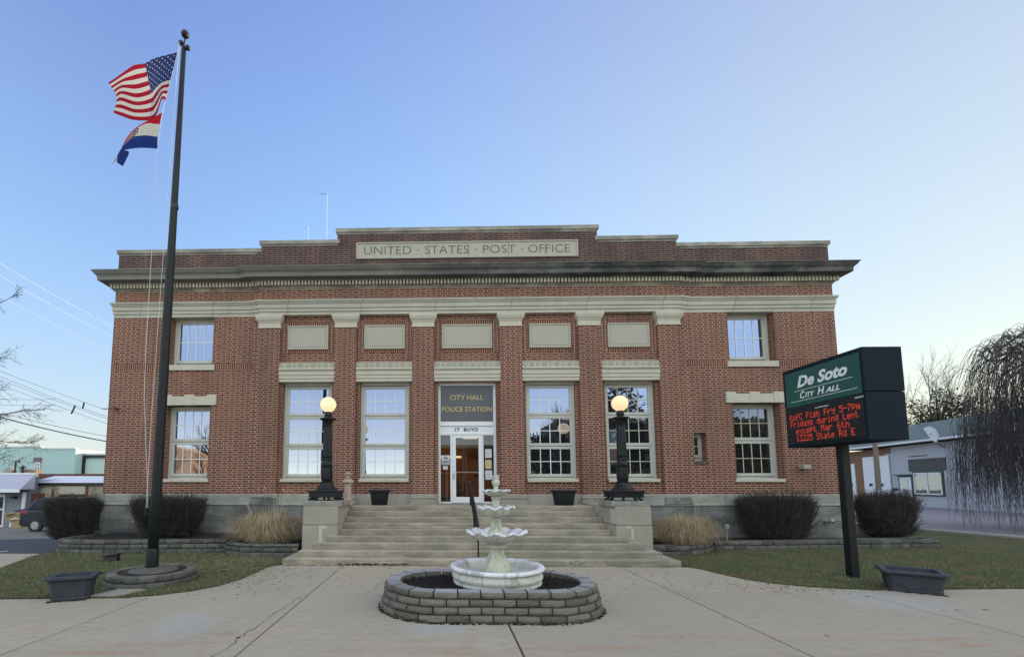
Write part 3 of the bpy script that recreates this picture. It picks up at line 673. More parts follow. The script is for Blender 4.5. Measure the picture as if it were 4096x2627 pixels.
S3 = [(2.03,2.783),(2.967,3.729),(3.909,4.668)]
for c, pn, mu in ((-4.92,'glass','muntin'),(-2.53,'glass','muntin'),(2.53,'glass','muntin'),(4.92,'glass','muntin_cream')):
    window(c-.752, c+.752, 1.872, 4.842, c-.607, c+.607, S3, .285, pn, sill=(c-.755, c+.755, .055, .33, 1.785, 1.878), wt=.07, mun=mu)
for s in (-1, 1):
    a, c = (7.925, 9.30) if s > 0 else (-9.30, -7.925); ga, gc = (8.08, 9.155) if s > 0 else (-9.155, -8.08); sl0, sl1 = (7.83, 9.34) if s > 0 else (-9.34, -7.83)
    window(a, c, 5.405, 6.943, ga, gc, [(5.63,6.82)], .37, 'glass', sill=(sl0, sl1, .05, .45, 5.235, 5.408), wt=.05)
    window(a, c, 1.872, 4.138, ga, gc, [(2.05,2.945),(3.13,4.005)], .37, 'glass' if s < 0 else 'glass_dark', sill=(sl0+.04, sl1-.04, .05, .45, 1.785, 1.875), wt=.06, mun='muntin' if s < 0 else 'muntin_cream')
    b = MB(); k = (7.73, 9.40) if s > 0 else (-9.40, -7.73)
    b.box(k[0], k[1], .055, .3, 4.14, 4.42)
    for q in (k[0], (k[0]+k[1])/2-.135, k[1]-.27): b.box(q-.008, q+.278, .04, .2, 4.138, 4.465)
    b.build('lintel', 'stone', B, bevel=.006)
window(6.74, 7.08, 2.41, 3.24, 6.83, 6.99, [(2.60,3.12)], .33, 'glass_dark', cols=1, rows=2, wt=.05, mun='muntin_cream', lab='narrow window with a tiny opening in the right wing')
b = MB(); b.box(6.70, 7.12, .085, .2, 2.29, 2.402); b.build('soldier_sill', brick('sooty soldier brick', 'soldier', c1=(.03,.022,.025), c2=(.08,.035,.03), mortar=(.3,.25,.23)), B)
b = MB(); b.box(-10.95, -9.35, .094, .12, 5.24, 5.46); b.box(-7.82, -6.64, .094, .12, 5.24, 5.46); b.box(9.35, 10.95, .094, .12, 5.24, 5.46); b.box(6.64, 7.82, .094, .12, 5.24, 5.46); pieces(b, 'soldier_course', 'brick_soldier', B)
# foundation
b = MB(); b.sweep(PATH, [(.02,-.2),(.02,1.105)]); b.build('foundation', 'found', B)
for pth in (PATH[:6]+[(-4.12,0)], [(4.12,0)]+PATH[6:]):
    b = MB(); b.sweep(pth, [(.0,1.095),(.05,1.10),(.05,1.13),(.035,1.145),(.035,1.405),(.02,1.425),(-.15,1.428)]); b.build('water_table', 'wtable', B)
b = MB(); b.box(-4.14, -.89, .09, .3, 0, 1.424); b.box(.89, 4.14, .09, .3, 0, 1.424); pieces(b, 'base_wall', stone('base wall stone', (.34,.31,.28), .12, streak=.2), B)
# entrance
b = MB(); Y = .30
for (x0,x1,z0,z1,dy) in ((-.885,-.815,1.14,4.756,0),(.805,.885,1.14,4.756,0),(-.885,.885,4.757,4.86,.002),(-.815,.805,3.53,3.635,.002),(-.815,.805,3.505,3.53,-.01),(-.815,.805,3.255,3.285,.003),(-.52,-.46,1.14,3.255,.004),(.455,.495,1.14,3.255,.004),(-.815,-.52,3.215,3.2545,.005),(.495,.805,3.215,3.2545,.005),(-.815,-.52,1.14,1.19,.005),(.495,.805,1.14,1.19,.005),(-.46,.455,3.222,3.2545,.006)):
    b.box(x0, x1, Y+dy, Y+.09, z0, z1)
b.box(-.82, .81, Y+.03, Y+.05, 3.28, 3.51)
de = b.build('door_frame', 'alum', B, bevel=.004)
b = MB(); b.add([(-.815,Y+.03,3.635),(.805,Y+.03,3.635),(.805,Y+.03,4.755),(-.815,Y+.03,4.755)], [(0,1,2,3)]); b.box(-.81,.80,Y+.032,Y+.05,3.64,4.75); b.build('transom_panel', 'darkglass', de)
text_mb('CITY HALL', (-.525,Y+.026,4.315), XD, ZD, 1.035, .152, .003, off=.012).build('transom_lettering', 'gold', de)
text_mb('POLICE STATION', (-.775,Y+.026,3.948), XD, ZD, 1.54, .152, .003, off=.012).build('transom_lettering', 'gold', de)
text_mb('17', (-.376,Y+.026,3.335), XD, ZD, .145, .108, .004, off=.016).build('street_number', 'black', de)
text_mb('BOYD', (-.10,Y+.026,3.335), XD, ZD, .44, .108, .004, off=.016).build('street_name', 'black', de)
b = MB(); b.add([(-.815,Y+.05,1.19),(-.52,Y+.05,1.19),(-.52,Y+.05,3.215),(-.815,Y+.05,3.215)], [(0,1,2,3)]); b.add([(.495,Y+.05,1.19),(.805,Y+.05,1.19),(.805,Y+.05,3.215),(.495,Y+.05,3.215)], [(0,1,2,3)]); pieces(b, 'sidelight', 'doorglass', de)
b = MB(); ring(b, -.455, .45, 1.15, 3.216, .105, Y+.012, Y+.055, wt=.085, wb=.185); dr = b.build('door', 'alum', B, bevel=.004)
b = MB(); b.add([(-.35,Y+.035,1.335),(.345,Y+.035,1.335),(.345,Y+.035,3.131),(-.35,Y+.035,3.131)], [(0,1,2,3)]); b.build('glass', 'doorglass', dr)
M['steel'] = plain('brushed metal', (.45, .46, .48), .3, metal=.8)
b = MB(); b.tube([(-.40,Y+.01,2.06),(-.40,Y-.05,2.06),(-.40,Y-.06,2.10),(-.40,Y-.06,2.26),(-.40,Y-.05,2.30),(-.40,Y+.01,2.30)], .012, 8); b.build('pull_handle', 'alum', dr)
b = MB(); b.box(-.445,-.39,Y-.012,Y+.012,1.88,2.03); b.build('lock', 'steel', dr)
b = MB(); b.box(-.35,.345,Y+.045,Y+.075,2.075,2.10); b.build('push_bar', 'alum', dr)
M['inner'] = plain('dark brown lobby', (.034, .018, .010), .6, var=.3, scale=2)
M['tube'] = emis('lobby light', (1, .70, .36), .6); M['innerf'] = plain('lobby trim', (.30, .32, .33), .5)
b = MB(); b.add([(-1.6,.42,1.14),(1.6,.42,1.14),(1.6,4.5,1.14),(-1.6,4.5,1.14),(-1.6,.42,3.6),(1.6,.42,3.6),(1.6,4.5,3.6),(-1.6,4.5,3.6)], [(0,1,2,3),(7,6,5,4),(3,2,6,7),(0,3,7,4),(2,1,5,6)]); lb = b.build('lobby', 'inner', B)
b = MB(); b.box(-.07,.0,2.0,2.06,1.15,3.2); b.box(.03,.08,2.0,2.06,1.15,3.2); b.box(-1.2,1.2,2.01,2.05,2.08,2.12); b.box(-.66,-.58,1.2,1.28,1.15,2.4); pieces(b, 'inner_door', 'innerf', lb)
b = MB(); b.box(.0,.5,2.6,2.75,3.35,3.4); b.box(-.9,.0,4.3,4.4,2.75,2.83); pieces(b, 'ceiling_light', 'tube', lb)

# papers taped to the glass
for (x0,x1,z0,z1,mt,lab) in ((.545,.745,2.52,2.79,'paper','white notice sheet taped highest on the glass right of the door'),(.545,.735,2.19,2.46,'paper_y','yellow notice sheet taped between two white ones right of the door'),(.545,.75,1.86,2.14,'paper','white notice sheet taped lowest on the glass right of the door'),(-.745,-.60,2.17,2.27,'paper','small white card taped under the warning sign left of the door')):
    b = MB(); b.box(x0, x1, Y+.038, Y+.042, z0, z1); o = tag(b.build('paper_notice', mt, origin=((x0+x1)/2, Y+.04, z0)), lab, 'notice', 'notices taped beside the entrance door')
    b = MB(); h = z1-z0
    for k in range(int(h/.03)-1): b.box(x0+.02, x1-.02-(.05 if k % 3 == 2 else 0), Y+.0365, Y+.0385, z1-.035-k*.03, z1-.029-k*.03)
    b.build('print', 'carve', o)
t_ = thing('warning_sign', 'white warning sign with a black pistol picture on the glass left of the door', 'sign', (-.66,Y+.04,2.31))
b = MB(); b.box(-.785,-.545,Y+.036,Y+.042,2.31,2.60); b.build('plate', 'paper', t_)
b = MB()
k = 20; cx, cz = -.665, 2.52
b.add([(cx+r*math.cos(2*PI*j/k), Y+.034, cz+r*.75*math.sin(2*PI*j/k)) for r in (.075,.062) for j in range(k)], [(j,(j+1)%k,k+(j+1)%k,k+j) for j in range(k)])
b.box(cx-.05,cx+.045,Y+.0335,Y+.0355,2.515,2.54); b.box(cx+.01,cx+.04,Y+.033,Y+.0355,2.485,2.516)
for z in (2.415,2.375,2.335): b.box(-.765,-.565,Y+.0335,Y+.0355,z,z+.022)
b.build('pictogram', 'black', t_)
b = MB(); b.box(-.905,-.86,.265,.30,2.48,2.62); tag(b.build('door_intercom', 'steel', origin=(-.88,.28,2.48)), 'small grey intercom box on the left jamb of the entrance', 'intercom')
# steps, landing and cheek blocks
ST = thing('entrance_steps', 'wide worn concrete steps rising to the entrance landing', 'steps', (0,-2.4,0))
r_ = 1.137/9; W_ = [4.22,3.985,3.75,3.50]+[3.262]*5
for k in range(9):
    y0 = -3.658+.305*k; b = MB(); b.box(-W_[k], W_[k], y0, (y0+.36 if k > 3 else (-2.2 if k < 3 else y0+.5)) if k < 8 else .12, k*r_ if k else -.05, (k+1)*r_)
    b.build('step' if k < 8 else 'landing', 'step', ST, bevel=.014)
b = MB()
rnd = random.Random(5)
for k in range(46):
    x = -3.0+rnd.random()**.8*1.45; b.obox((x, -3.662, .02+rnd.uniform(0,.018)), (1,0,0), (0,1,0), (0,0,1), rnd.uniform(.01,.05), .004, rnd.uniform(.004,.012))
M['rust'] = plain('rusty chipped concrete', (.085, .038, .018), .95, var=.6, scale=30); b.build('rust_stain', 'rust', ST)
b = MB()
for k in range(26):
    x = rnd.choice((1.2, 1.9, 2.0, 2.1))+rnd.uniform(-.07,.07); b.obox((x, -3.661, .095+rnd.uniform(-.03,.02)), (1,0,0), (0,1,0), (0,0,1), rnd.uniform(.01,.035), .004, rnd.uniform(.004,.009))
b.build('lime_stain', 'patch', ST)
for s in (-1, 1):
    cb = thing('cheek_block', ('left' if s < 0 else 'right')+' smooth stone cheek block carrying a lamp post beside the steps', 'plinth', (s*3.68,-2.6,0), 'cheek blocks flanking the entrance steps')
    xa, xb = (3.268, 4.095) if s > 0 else (-4.095, -3.268)
    b = MB(); b.box(xa, xb, -2.69, .06, .764, 1.192); b.build('upper_block', 'ped', cb, bevel=.02)
    b = MB(); b.box(xa-.004, xb+.004, -2.694, .06, -.05, .758); b.build('lower_block', 'ped', cb, bevel=.012)
    b = MB(); b.box(s*3.66-.455, s*3.66+.455, -2.60, -1.70, 1.192, 1.325); b.build('cap', 'coping', cb, bevel=.012)
    b = MB()
    if s < 0: b.box(-3.70,-3.62,-2.70,-2.69,.30,.755); b.box(-3.62,-3.52,-2.70,-2.69,.67,.755)
    else:
        b.box(3.258,3.268,-2.66,-2.36,.80,1.14); b.box(3.50,3.62,-2.70,-2.69,.70,.757); b.box(3.60,3.66,-2.70,-2.69,.45,.70)
    pieces(b, 'mortar_patch', 'patch', cb)

# ================================================================ LAMP POSTS
def lamp(x, y, z, globe, label):
    T = thing('lamp_post', label, 'lamp post', (x, y, z), 'lit globe lamp posts on the cheek blocks')
    g = lambda dz: z+dz
    fl = lambda i0, i1, n=12, a=.006: (lambda ang, i: ((a*math.cos(ang*n) if i0 <= i <= i1 else 0), 0))
    # sprawling clawed base
    b = MB(); c = (x, y, z)
    hw = .345
    b.box(x-hw, x+hw, y-hw, y+hw, g(.095), g(.205)); b.box(x-hw-.02, x+hw+.02, y-hw-.02, y+hw+.02, g(.205), g(.232)); b.box(x-hw-.012, x+hw+.012, y-hw-.012, y+hw+.012, g(.08), g(.1))
    for sx in (-1, 1):
        for sy in (-1, 1): b.tube([(x+sx*.32,y+sy*.32,g(.225)),(x+sx*.345,y+sy*.345,g(.243)),(x+sx*.35,y+sy*.35,g(.262))], [.03,.022,.008], 8)
    b.lathe([(.30,.235),(.285,.262),(.24,.29),(.205,.34),(.175,.38),(.155,.425),(.165,.435),(.165,.455),(.12,.47)], c, 28); base = b.build('base', 'iron', T, smooth=False, bevel=.008)
    for i in range(8):
        a = 2*PI*i/8+PI/8; r0 = .29 if i % 2 else .27
        k = 1.0/max(abs(math.cos(a)), abs(math.sin(a))); ca, sa = math.cos(a)*k, math.sin(a)*k
        b = MB(); b.tube([(x+.30*ca,y+.30*sa,g(.10)),(x+.325*ca,y+.325*sa,g(.07)),(x+.33*ca,y+.33*sa,g(.045)),(x+.37*ca,y+.37*sa,g(.03)),(x+.405*ca,y+.405*sa,g(.018))], [.04,.034,.030,.032,.014], 8)
        b.build('claw_foot', 'iron', base, smooth=True)
    b = MB(); b.lathe([(.10,.44),(.125,.475),(.138,.56),(.140,.68),(.132,.79),(.126,.845),(.155,.862),(.150,.872),(.122,.88),(.117,1.0),(.128,1.03),(.118,1.05)], c, 32, flute=fl(2, 5, 6, .007)); b.build('leaf_collar', 'iron', T, smooth=True)
    for i in range(8):
        a = 2*PI*i/8; b2 = MB()
    b = MB(); b.lathe([(.112,1.045),(.112,1.10),(.103,1.4),(.094,1.82),(.092,1.84),(.104,1.85),(.104,1.868),(.094,1.875)], c, 48, flute=fl(1, 3, 12, .008)); b.build('shaft', 'iron', T, smooth=True)
    b = MB(); b.lathe([(.09,1.87),(.098,1.90),(.10,1.93),(.125,1.965),(.14,1.985),(.16,2.01),(.205,2.02),(.212,2.035),(.19,2.052),(.12,2.062),(.085,2.08),(.078,2.105),(.098,2.118),(.095,2.15),(.082,2.165),(.086,2.19),(.09,2.215),(.07,2.22)], c, 32); b.build('capital', 'iron', T, smooth=True)
    b = MB(); b.lathe([(.088,2.212),(.10,2.222)]+[(.200*math.sin(a), 2.405-.196*math.cos(a)) for a in [.52+i*(PI-.52)/18 for i in range(19)]][:-1]+[(.002,2.601)], c, 40, cap=False); b.build('globe', globe, T, smooth=True)
lamp(-3.665, -2.2, 1.325, 'globe1', 'black ornate lamp post with a speckled lit globe, left of the steps')
lamp(3.655, -2.2, 1.325, 'globe2', 'black ornate lamp post with a clean warm lit globe, right of the steps')

# stone lantern, pots, handrail
T = thing('stone_lantern', 'pinkish stone garden lantern with a mushroom top beside the left lamp post', 'garden lantern', (-3.29,-1.45,1.14))
c = (-3.29,-1.45,1.14)
b = MB(); b.box(-3.40,-3.18,-1.56,-1.34,1.19,1.32); b.lathe([(.115,.05),(.12,.18),(.10,.21)], c, 12); b.build('base', 'pink', T)
b = MB(); b.lathe([(.098,.20),(.094,.24),(.088,.58),(.086,.60)], c, 8); b.build('column', 'pink', T)
b = MB(); b.lathe([(.09,.595),(.145,.62),(.15,.65),(.12,.685),(.075,.71),(.05,.72)], c, 18, flute=lambda a, i: (.008*math.cos(6*a), 0)); b.build('collar', 'pink', T)
b = MB(); b.lathe([(.045,.71),(.042,.80),(.035,.82),(.082,.835),(.085,.865),(.065,.89),(.03,.905)], c, 18); b.build('cap', 'pink', T, smooth=True)
def pot(x, y, sx, label):
    T = thing('planter_pot', label, 'planter', (x, y, 1.137), 'empty dark pots on the landing')
    c = (0, 0, 0); b = MB(); b.lathe([(.215,0),(.225,.02),(.222,.05),(.23,.055),(.262,.33),(.262,.345),(.275,.35)], c, 28, flute=lambda a, i: (.006*math.cos(8*a), 0)); b.v = [(x+p[0]*sx, y+p[1], 1.137+p[2]) for p in b.v]; b.build('body', 'plastic', T, smooth=True)
    b = MB(); b.lathe([(.255,.345),(.30,.355),(.318,.385),(.312,.42),(.285,.432),(.262,.425),(.25,.38),(.02,.36)], c, 28, flute=lambda a, i: ((.008*math.cos(8*a)) if i < 6 else 0, 0)); b.v = [(x+p[0]*sx, y+p[1], 1.137+p[2]) for p in b.v]; b.build('rim', 'plastic', T, smooth=True)
pot(-2.553, -.62, .98, 'narrower empty black pot on the landing, left of the door')
pot(2.64, -.62, 1.19, 'wider empty black pot on the landing, right of the door')
T = thing('handrail', 'black wrought iron handrail running down the middle of the steps', 'handrail', (-.01,-3.5,0))
x = -.01; b = MB(); rp = [(x,-.72,1.70),(x,-.80,1.80),(x,-.95,1.80),(x,-1.25,1.74),(x,-3.2,.98),(x,-3.50,.90),(x,-3.58,.84)]
b.tube(rp, .02, 8); b.tube([(x,-1.2,1.30),(x,-3.3,.46)], .012, 6); b.build('rail', 'iron', T)
for (y, z0, z1) in ((-1.0,1.13,1.79),(-2.3,.61,1.33),(-3.50,.09,.90)):
    b = MB(); b.tube([(x,y,z0),(x,y,z1)], .018, 8); b.box(x-.045, x+.045, y-.045, y+.045, z0, z0+.015); b.build('post', 'iron', T)
b = MB()
for i in range(1, 17):
    y = -1.15-i*.125; zt = 1.74-(-1.25-y)*.39; zb = 1.30-(-1.2-y)*.4
    b.tube([(x+.004*(-1)**i,y,zb),(x-.004*(-1)**i,y,zt)], .008, 5)
    a = [(x, y+.035*math.cos(q), zt-.09+.035*math.sin(q)) for q in [k*PI/4 for k in range(9)]]; b.tube(a, .006, 4)
b.build('balusters', 'iron', T)

# ================================================================ FOUNTAIN
FC = (0, -6.62, 0)
def course_blocks(b, path_fn, L, n, z0, z1, t_out, t_in, rnd, off, batter=0, jit=.008, tints=None, gapw=.014):
    for i in range(n):
        a0 = (i+off)/n*L+gapw/2; a1 = (i+1+off)/n*L-gapw/2; m = 4; jj = rnd.uniform(-jit, jit); zz = rnd.uniform(-.003, .002)
        ring_ = []
        for k in range(m+1):
            s = a0+(a1-a0)*k/m; p, q = path_fn(s % L); ring_.append((p, q))
        v = []; rr = []
        for k, (p, q) in enumerate(ring_):
            e = 0 if 0 < k < m else .012
            bul = [(t_out-e-.022+jj, z0+.001), (t_out-e+rnd.uniform(-.010,.008)+jj, z0+.018), (t_out-e+rnd.uniform(-.002,.018)+jj, (z0+z1)/2), (t_out-e+rnd.uniform(-.010,.010)+jj, z1-.018+zz), (t_out-e-.018+jj, z1-.003+zz), (t_in, z1-.003+zz), (t_in, z0+.001)]
            for (o, z) in bul: v.append((p[0]+q[0]*o, p[1]+q[1]*o, z))
        nb = 7; f = []
        for k in range(m):
            for j in range(nb): f.append((k*nb+j, (k+1)*nb+j, (k+1)*nb+(j+1)%nb, k*nb+(j+1)%nb))
        f += [tuple(range(nb))[::-1], tuple(m*nb+j for j in range(nb))]
        base = len(b.v); b.v += v; b.f += [tuple(q_+base for q_ in g_) for g_ in f]
        for gi, g_ in enumerate(f):
            b.mi.append(1 if gi < m*nb and gi % nb == 4 else 0)
        b.tint += [rnd.random()]*len(v)
def stadium(cx, cy, hl, r):
    L = 4*hl+2*PI*r
    def fn(s):
        if s < 2*hl: return ((cx-hl+s, cy-r), (0, -1))
        s -= 2*hl
        if s < PI*r: a = -PI/2+s/r; return ((cx+hl+r*math.cos(a), cy+r*math.sin(a)), (math.cos(a), math.sin(a)))
        s -= PI*r
        if s < 2*hl: return ((cx+hl-s, cy+r), (0, 1))
        s -= 2*hl; a = PI/2+s/r; return ((cx-hl+r*math.cos(a), cy+r*math.sin(a)), (math.cos(a), math.sin(a)))
    return fn, L
WR = thing('block_ring_wall', 'oval retaining wall of grey split-face blocks around the fountain', 'garden wall', (-.12,-6.7,0))
rnd = random.Random(11)
fn, L = stadium(-.12, -6.7, .69, .68)
H4 = [0, .092, .184, .276, .366]
for k in range(4):
    b = MB(); b.tint = []; course_blocks(b, fn, L, 24, H4[k], H4[k+1], .19-.022*k, -.02-.022*k, rnd, (.5 if k % 2 else 0)+.2)
    b.build('block_course', ['block', 'block_cap' if k == 3 else 'block'], WR, bevel=.012)
b = MB(); pts = [fn(L*i/60)[0] for i in range(60)]; cx0, cy0 = -.12, -6.7
g = 26; rnd = random.Random(3); V = []
for i in range(0, 61):
    p = pts[i % 60]
    for k in range(9): t = k/8; V.append((cx0+(p[0]-cx0)*t*1.02, cy0+(p[1]-cy0)*t*1.02, .285+rnd.uniform(0,.035)-.02*t))
b.add(V, [(i*9+k, (i+1)*9+k, (i+1)*9+k+1, i*9+k+1) for i in range(60) for k in range(8)])
for i in range(1800):
    a, q = rnd.uniform(0, 2*PI), math.sqrt(rnd.random()); x, y = -.12+1.30*q*math.cos(a), -6.7+.66*q*math.sin(a); d = Vector((rnd.uniform(-1,1), rnd.uniform(-1,1), rnd.uniform(-.4,.4))).normalized()
    b.obox((x, y, .305+rnd.uniform(0,.02)), d, d.orthogonal().normalized(), d.cross(d.orthogonal()).normalized(), rnd.uniform(.012,.03), .005, .003)
tag(b.build('mulch', 'mulch'), 'dark wood mulch inside the oval fountain wall', 'mulch', kind='stuff')
F = thing('fountain', 'three-tier scalloped stone fountain standing in a round basin', 'fountain', FC)
sc_ = lambda i0, i1, n, ar, az: (lambda a, i: ((ar*math.cos(n*a) if i0 <= i <= i1 else 0), (az*math.cos(n*a) if i0 <= i <= i1 else 0)))
b = MB(); b.lathe([(.60,.30),(.635,.31),(.64,.335),(.615,.35),(.63,.365),(.655,.40),(.655,.43),(.63,.47),(.622,.49),(.65,.50)], FC, 64, cap=False); b.lathe([(.56,.44),(.575,.50),(.59,.53)], FC, 64, cap=False); b.lathe([(.01,.435),(.565,.44)], FC, 64, cap=False); bs = b.build('basin', 'basin', F, smooth=True)
b = MB(); b.lathe([(.64,.495),(.672,.505),(.682,.525),(.675,.548),(.65,.558),(.60,.555),(.585,.54),(.58,.50)], FC, 64, cap=False); b.build('basin_rim', 'cast_rim', bs, smooth=True)
def ped(z0, z1, rb, rm, rt, rib, name='pedestal'):
    h = z1-z0; b = MB()
    b.lathe([(rb*.96,z0),(rb*1.02,z0+.03*h),(rb*.98,z0+.15*h),(rb*.85,z0+.32*h),(rb*.62,z0+.5*h),(rm*1.08,z0+.66*h),(rm,z0+.76*h),(rm*1.04,z0+.80*h),(rt*.95,z0+.82*h),(rt,z0+.86*h),(rt*.96,z0+.92*h),(rt*.72,z0+.94*h),(rt*.8,z1)], FC, 48, flute=lambda a, i: ((rib*math.cos(8*a)+rib*.4*math.cos(24*a+i)) if i <= 6 else (rib*.6*math.cos(4*a) if i < 11 else 0), 0)); return b.build(name, 'cast', F, smooth=True)
def bowl(zr, zb, r, n, az, name='bowl'):
    h = zr-zb; b = MB(); bl = lambda i: 1
    prof = [(r*.16,zb),(r*.30,zb+.03*h),(r*.55,zb+.16*h),(r*.76,zb+.38*h),(r*.90,zb+.66*h),(r*.97,zb+.90*h)]
    b.lathe(prof, FC, 96, flute=lambda a, i: (.022*r*i/5*abs(math.cos(n*a/2))*2-.0, az*(i/5)**2*math.cos(n*a)), cap=False); o = b.build(name, 'cast', F, smooth=True)
    b = MB(); w = .05*r+.008
    b.lathe([(r*.965,zb+.86*h),(r*1.02,zb+.93*h),(r*1.02,zb+1.05*h),(r*.95,zb+1.10*h),(r*.85,zb+.92*h),(r*.72,zb+.55*h),(r*.5,zb+.36*h),(r*.1,zb+.30*h)], FC, 96, flute=lambda a, i: (.045*r*abs(math.cos(n*a/2)) if i < 5 else 0, (az*math.cos(n*a)) if i < 5 else 0), cap=False); b.build('scalloped_rim', 'cast_rim', o, smooth=True)
ped(.435, .885, .205, .088, .145, .010); bowl(1.03, .865, .425, 11, .018)
ped(.93, 1.255, .135, .062, .078, .007); bowl(1.385, 1.238, .262, 9, .018)
ped(1.28, 1.56, .075, .05, .07, .005); bowl(1.632, 1.545, .196, 9, .012)
b = MB(); b.lathe([(.05,1.60),(.056,1.64),(.038,1.655),(.03,1.68),(.036,1.70),(.058,1.73),(.062,1.775),(.05,1.785),(.048,1.80),(.055,1.835),(.062,1.858),(.04,1.852)], FC, 24, flute=lambda a, i: (0, .008*math.cos(4*a) if i > 8 else 0)); b.build('finial', 'cast', F, smooth=True)

# ================================================================ FLAGPOLE AND FLAGS
PB = (-5.97, -5.32, .26)
RG = thing('block_ring_wall', 'low round ring of weathered dark blocks at the foot of the flagpole', 'garden wall', (-5.98,-5.28,0))
rnd = random.Random(4)
def circ(cx, cy, r):
    return (lambda s: ((cx+r*math.cos(s/r), cy+r*math.sin(s/r)), (math.cos(s/r), math.sin(s/r)))), 2*PI*r
fn, L = circ(-5.98, -5.27, .60)
for k, (a, c) in enumerate(((-.02,.095),(.095,.20))):
    b = MB(); b.tint = []; course_blocks(b, fn, L, 17, a, c, .12-.015*k, -.06, rnd, .5*k, jit=.003, gapw=.002); b.build('block_course', ['block_dark', 'block_dark' if k == 0 else 'block'], RG, bevel=.006)
b = MB(); b.lathe([(.58,.16),(.50,.185),(.42,.20),(.40,.205)], (-5.98,-5.27,0), 40); o = b.build('soil', 'mulch', RG); 
b = MB(); b.lathe([(.40,.17),(.39,.215),(.30,.235),(.12,.262),(.01,.268)], (-5.95,-5.29,0), 40, cap=False); b.build('concrete_mound', plain('dark mound concrete', (.10,.095,.085), .9, var=.3, scale=6), RG, smooth=True)
FP = thing('flagpole', 'tall dark metal flagpole rising from the round block ring', 'flagpole', PB)
px, py = PB[0], PB[1]
b = MB(); b.tube([(px,py,.24),(px+.012,py,1.6),(px+.03,py,4.5),(px+.05,py,7.0),(px+.075,py,10.36)], [.088,.087,.079,.062,.042], 20); b.build('shaft', 'pole', FP, smooth=True)
b = MB(); b.lathe([(.10,0),(.102,.02),(.10,.31),(.094,.325),(.088,.33)], PB, 24); b.build('collar', 'pole', FP, smooth=True)
b = MB(); b.tube([(px+.062,py,6.98),(px+.062,py,7.06)], .066, 16); b.build('band', 'black', FP)
b = MB(); b.sphere((px+.085,py,10.635), .075); b.tube([(px+.076,py,10.34),(px+.082,py,10.58)], .012, 8); b.build('ball_finial', 'iron', FP, smooth=True)
for sx, dz in ((-.06,.09),(.075,-.02)):
    b = MB(); b.sphere((px+.075+sx,py,10.36+dz), .05, 14, 8); b.tube([(px+.075,py,10.30),(px+.075+sx,py,10.36+dz)], .02, 6); b.build('pulley', 'iron', FP, smooth=True)
b = MB(); b.tube([(px-.03,py-.09,1.18),(px-.10,py-.11,1.22)], .012, 6); b.tube([(px-.10,py-.11,1.16),(px-.10,py-.11,1.30)], .012, 6); b.build('cleat', 'iron', FP)
FY = -5.35
b = MB(); b.tube([(px+.0,FY,10.42),(-6.0,FY,10.2),(-6.19,FY,9.17),(-6.235,FY,8.95),(-6.29,FY,8.15),(-6.285,FY,6.2),(-6.29,FY,4.2),(-6.265,FY,3.3),(-6.12,FY,1.75),(-6.08,FY,1.3)], .0042, 4)
b.tube([(px+.03,FY-.05,10.38),(px-.02,FY-.05,8.0),(px-.05,FY-.06,6),(px-.10,FY-.06,3.0),(px-.105,FY-.06,1.25)], .0036, 4); b.build('halyard', 'rope', FP)

def flag(name, label, grid, us, vs, matn, zig):
    """grid[i][j] = (x, z, dy): columns along the fly, rows down the hoist"""
    n, m = 44, 30
    def interp(pts, ks, t):
        for a in range(len(ks)-1):
            if t <= ks[a+1] or a == len(ks)-2:
                f = (t-ks[a])/(ks[a+1]-ks[a]); p1, p2 = Vector(pts[a]), Vector(pts[a+1]); p0 = Vector(pts[a-1]) if a else p1*2-p2; p3 = Vector(pts[a+2]) if a+2 < len(pts) else p2*2-p1
                m1, m2 = (p2-p0)*.5, (p3-p1)*.5
                if a and ks[a]-ks[a-1] > 0: m1 = (p2-p0)*((ks[a+1]-ks[a])/(ks[a+1]-ks[a-1]))
                if a+2 < len(ks): m2 = (p3-p1)*((ks[a+1]-ks[a])/(ks[a+2]-ks[a]))
                return p1*(2*f**3-3*f*f+1)+m1*(f**3-2*f*f+f)+p2*(-2*f**3+3*f*f)+m2*(f**3-f*f)
    b = MB(); b.uv = []
    for i in range(n+1):
        u = i/n; colm = [interp([grid[c][r] for c in range(len(us))], us, u) for r in range(len(vs))]
        for j in range(m+1):
            v = j/m; p = interp(colm, vs, v)
            b.v.append((p.x, FY+p.z*.45+.012*math.sin(u*9+v*5)*u, p.y)); b.uv.append((u, v))
    b.f = [(i*(m+1)+j, (i+1)*(m+1)+j, (i+1)*(m+1)+j+1, i*(m+1)+j+1) for i in range(n) for j in range(m)]; b.mi = [0]*len(b.f)
    o0 = b.v[0]; o = b.build(name, matn, origin=o0, smooth=True); return tag(o, label, 'flag', 'flags flying on the flagpole')
def flagmat(name, colf):
    t = NT(name); uv = t.n.new('ShaderNodeUVMap'); s = t.n.new('ShaderNodeSeparateXYZ'); t.lk(uv.outputs[0], s.inputs[0])
    c = colf(t, s.outputs[0], s.outputs[1], uv.outputs[0]); t.col(c); t.set(.85, 0, .1)
    tr = t.n.new('ShaderNodeBsdfTranslucent'); t.lk(c, tr.inputs['Color']); mx = t.n.new('ShaderNodeMixShader'); mx.inputs[0].default_value = .5
    t.lk(t.b.outputs[0], mx.inputs[1]); t.lk(tr.outputs[0], mx.inputs[2]); t.lk(mx.outputs[0], t.out.inputs[0]); return t.m
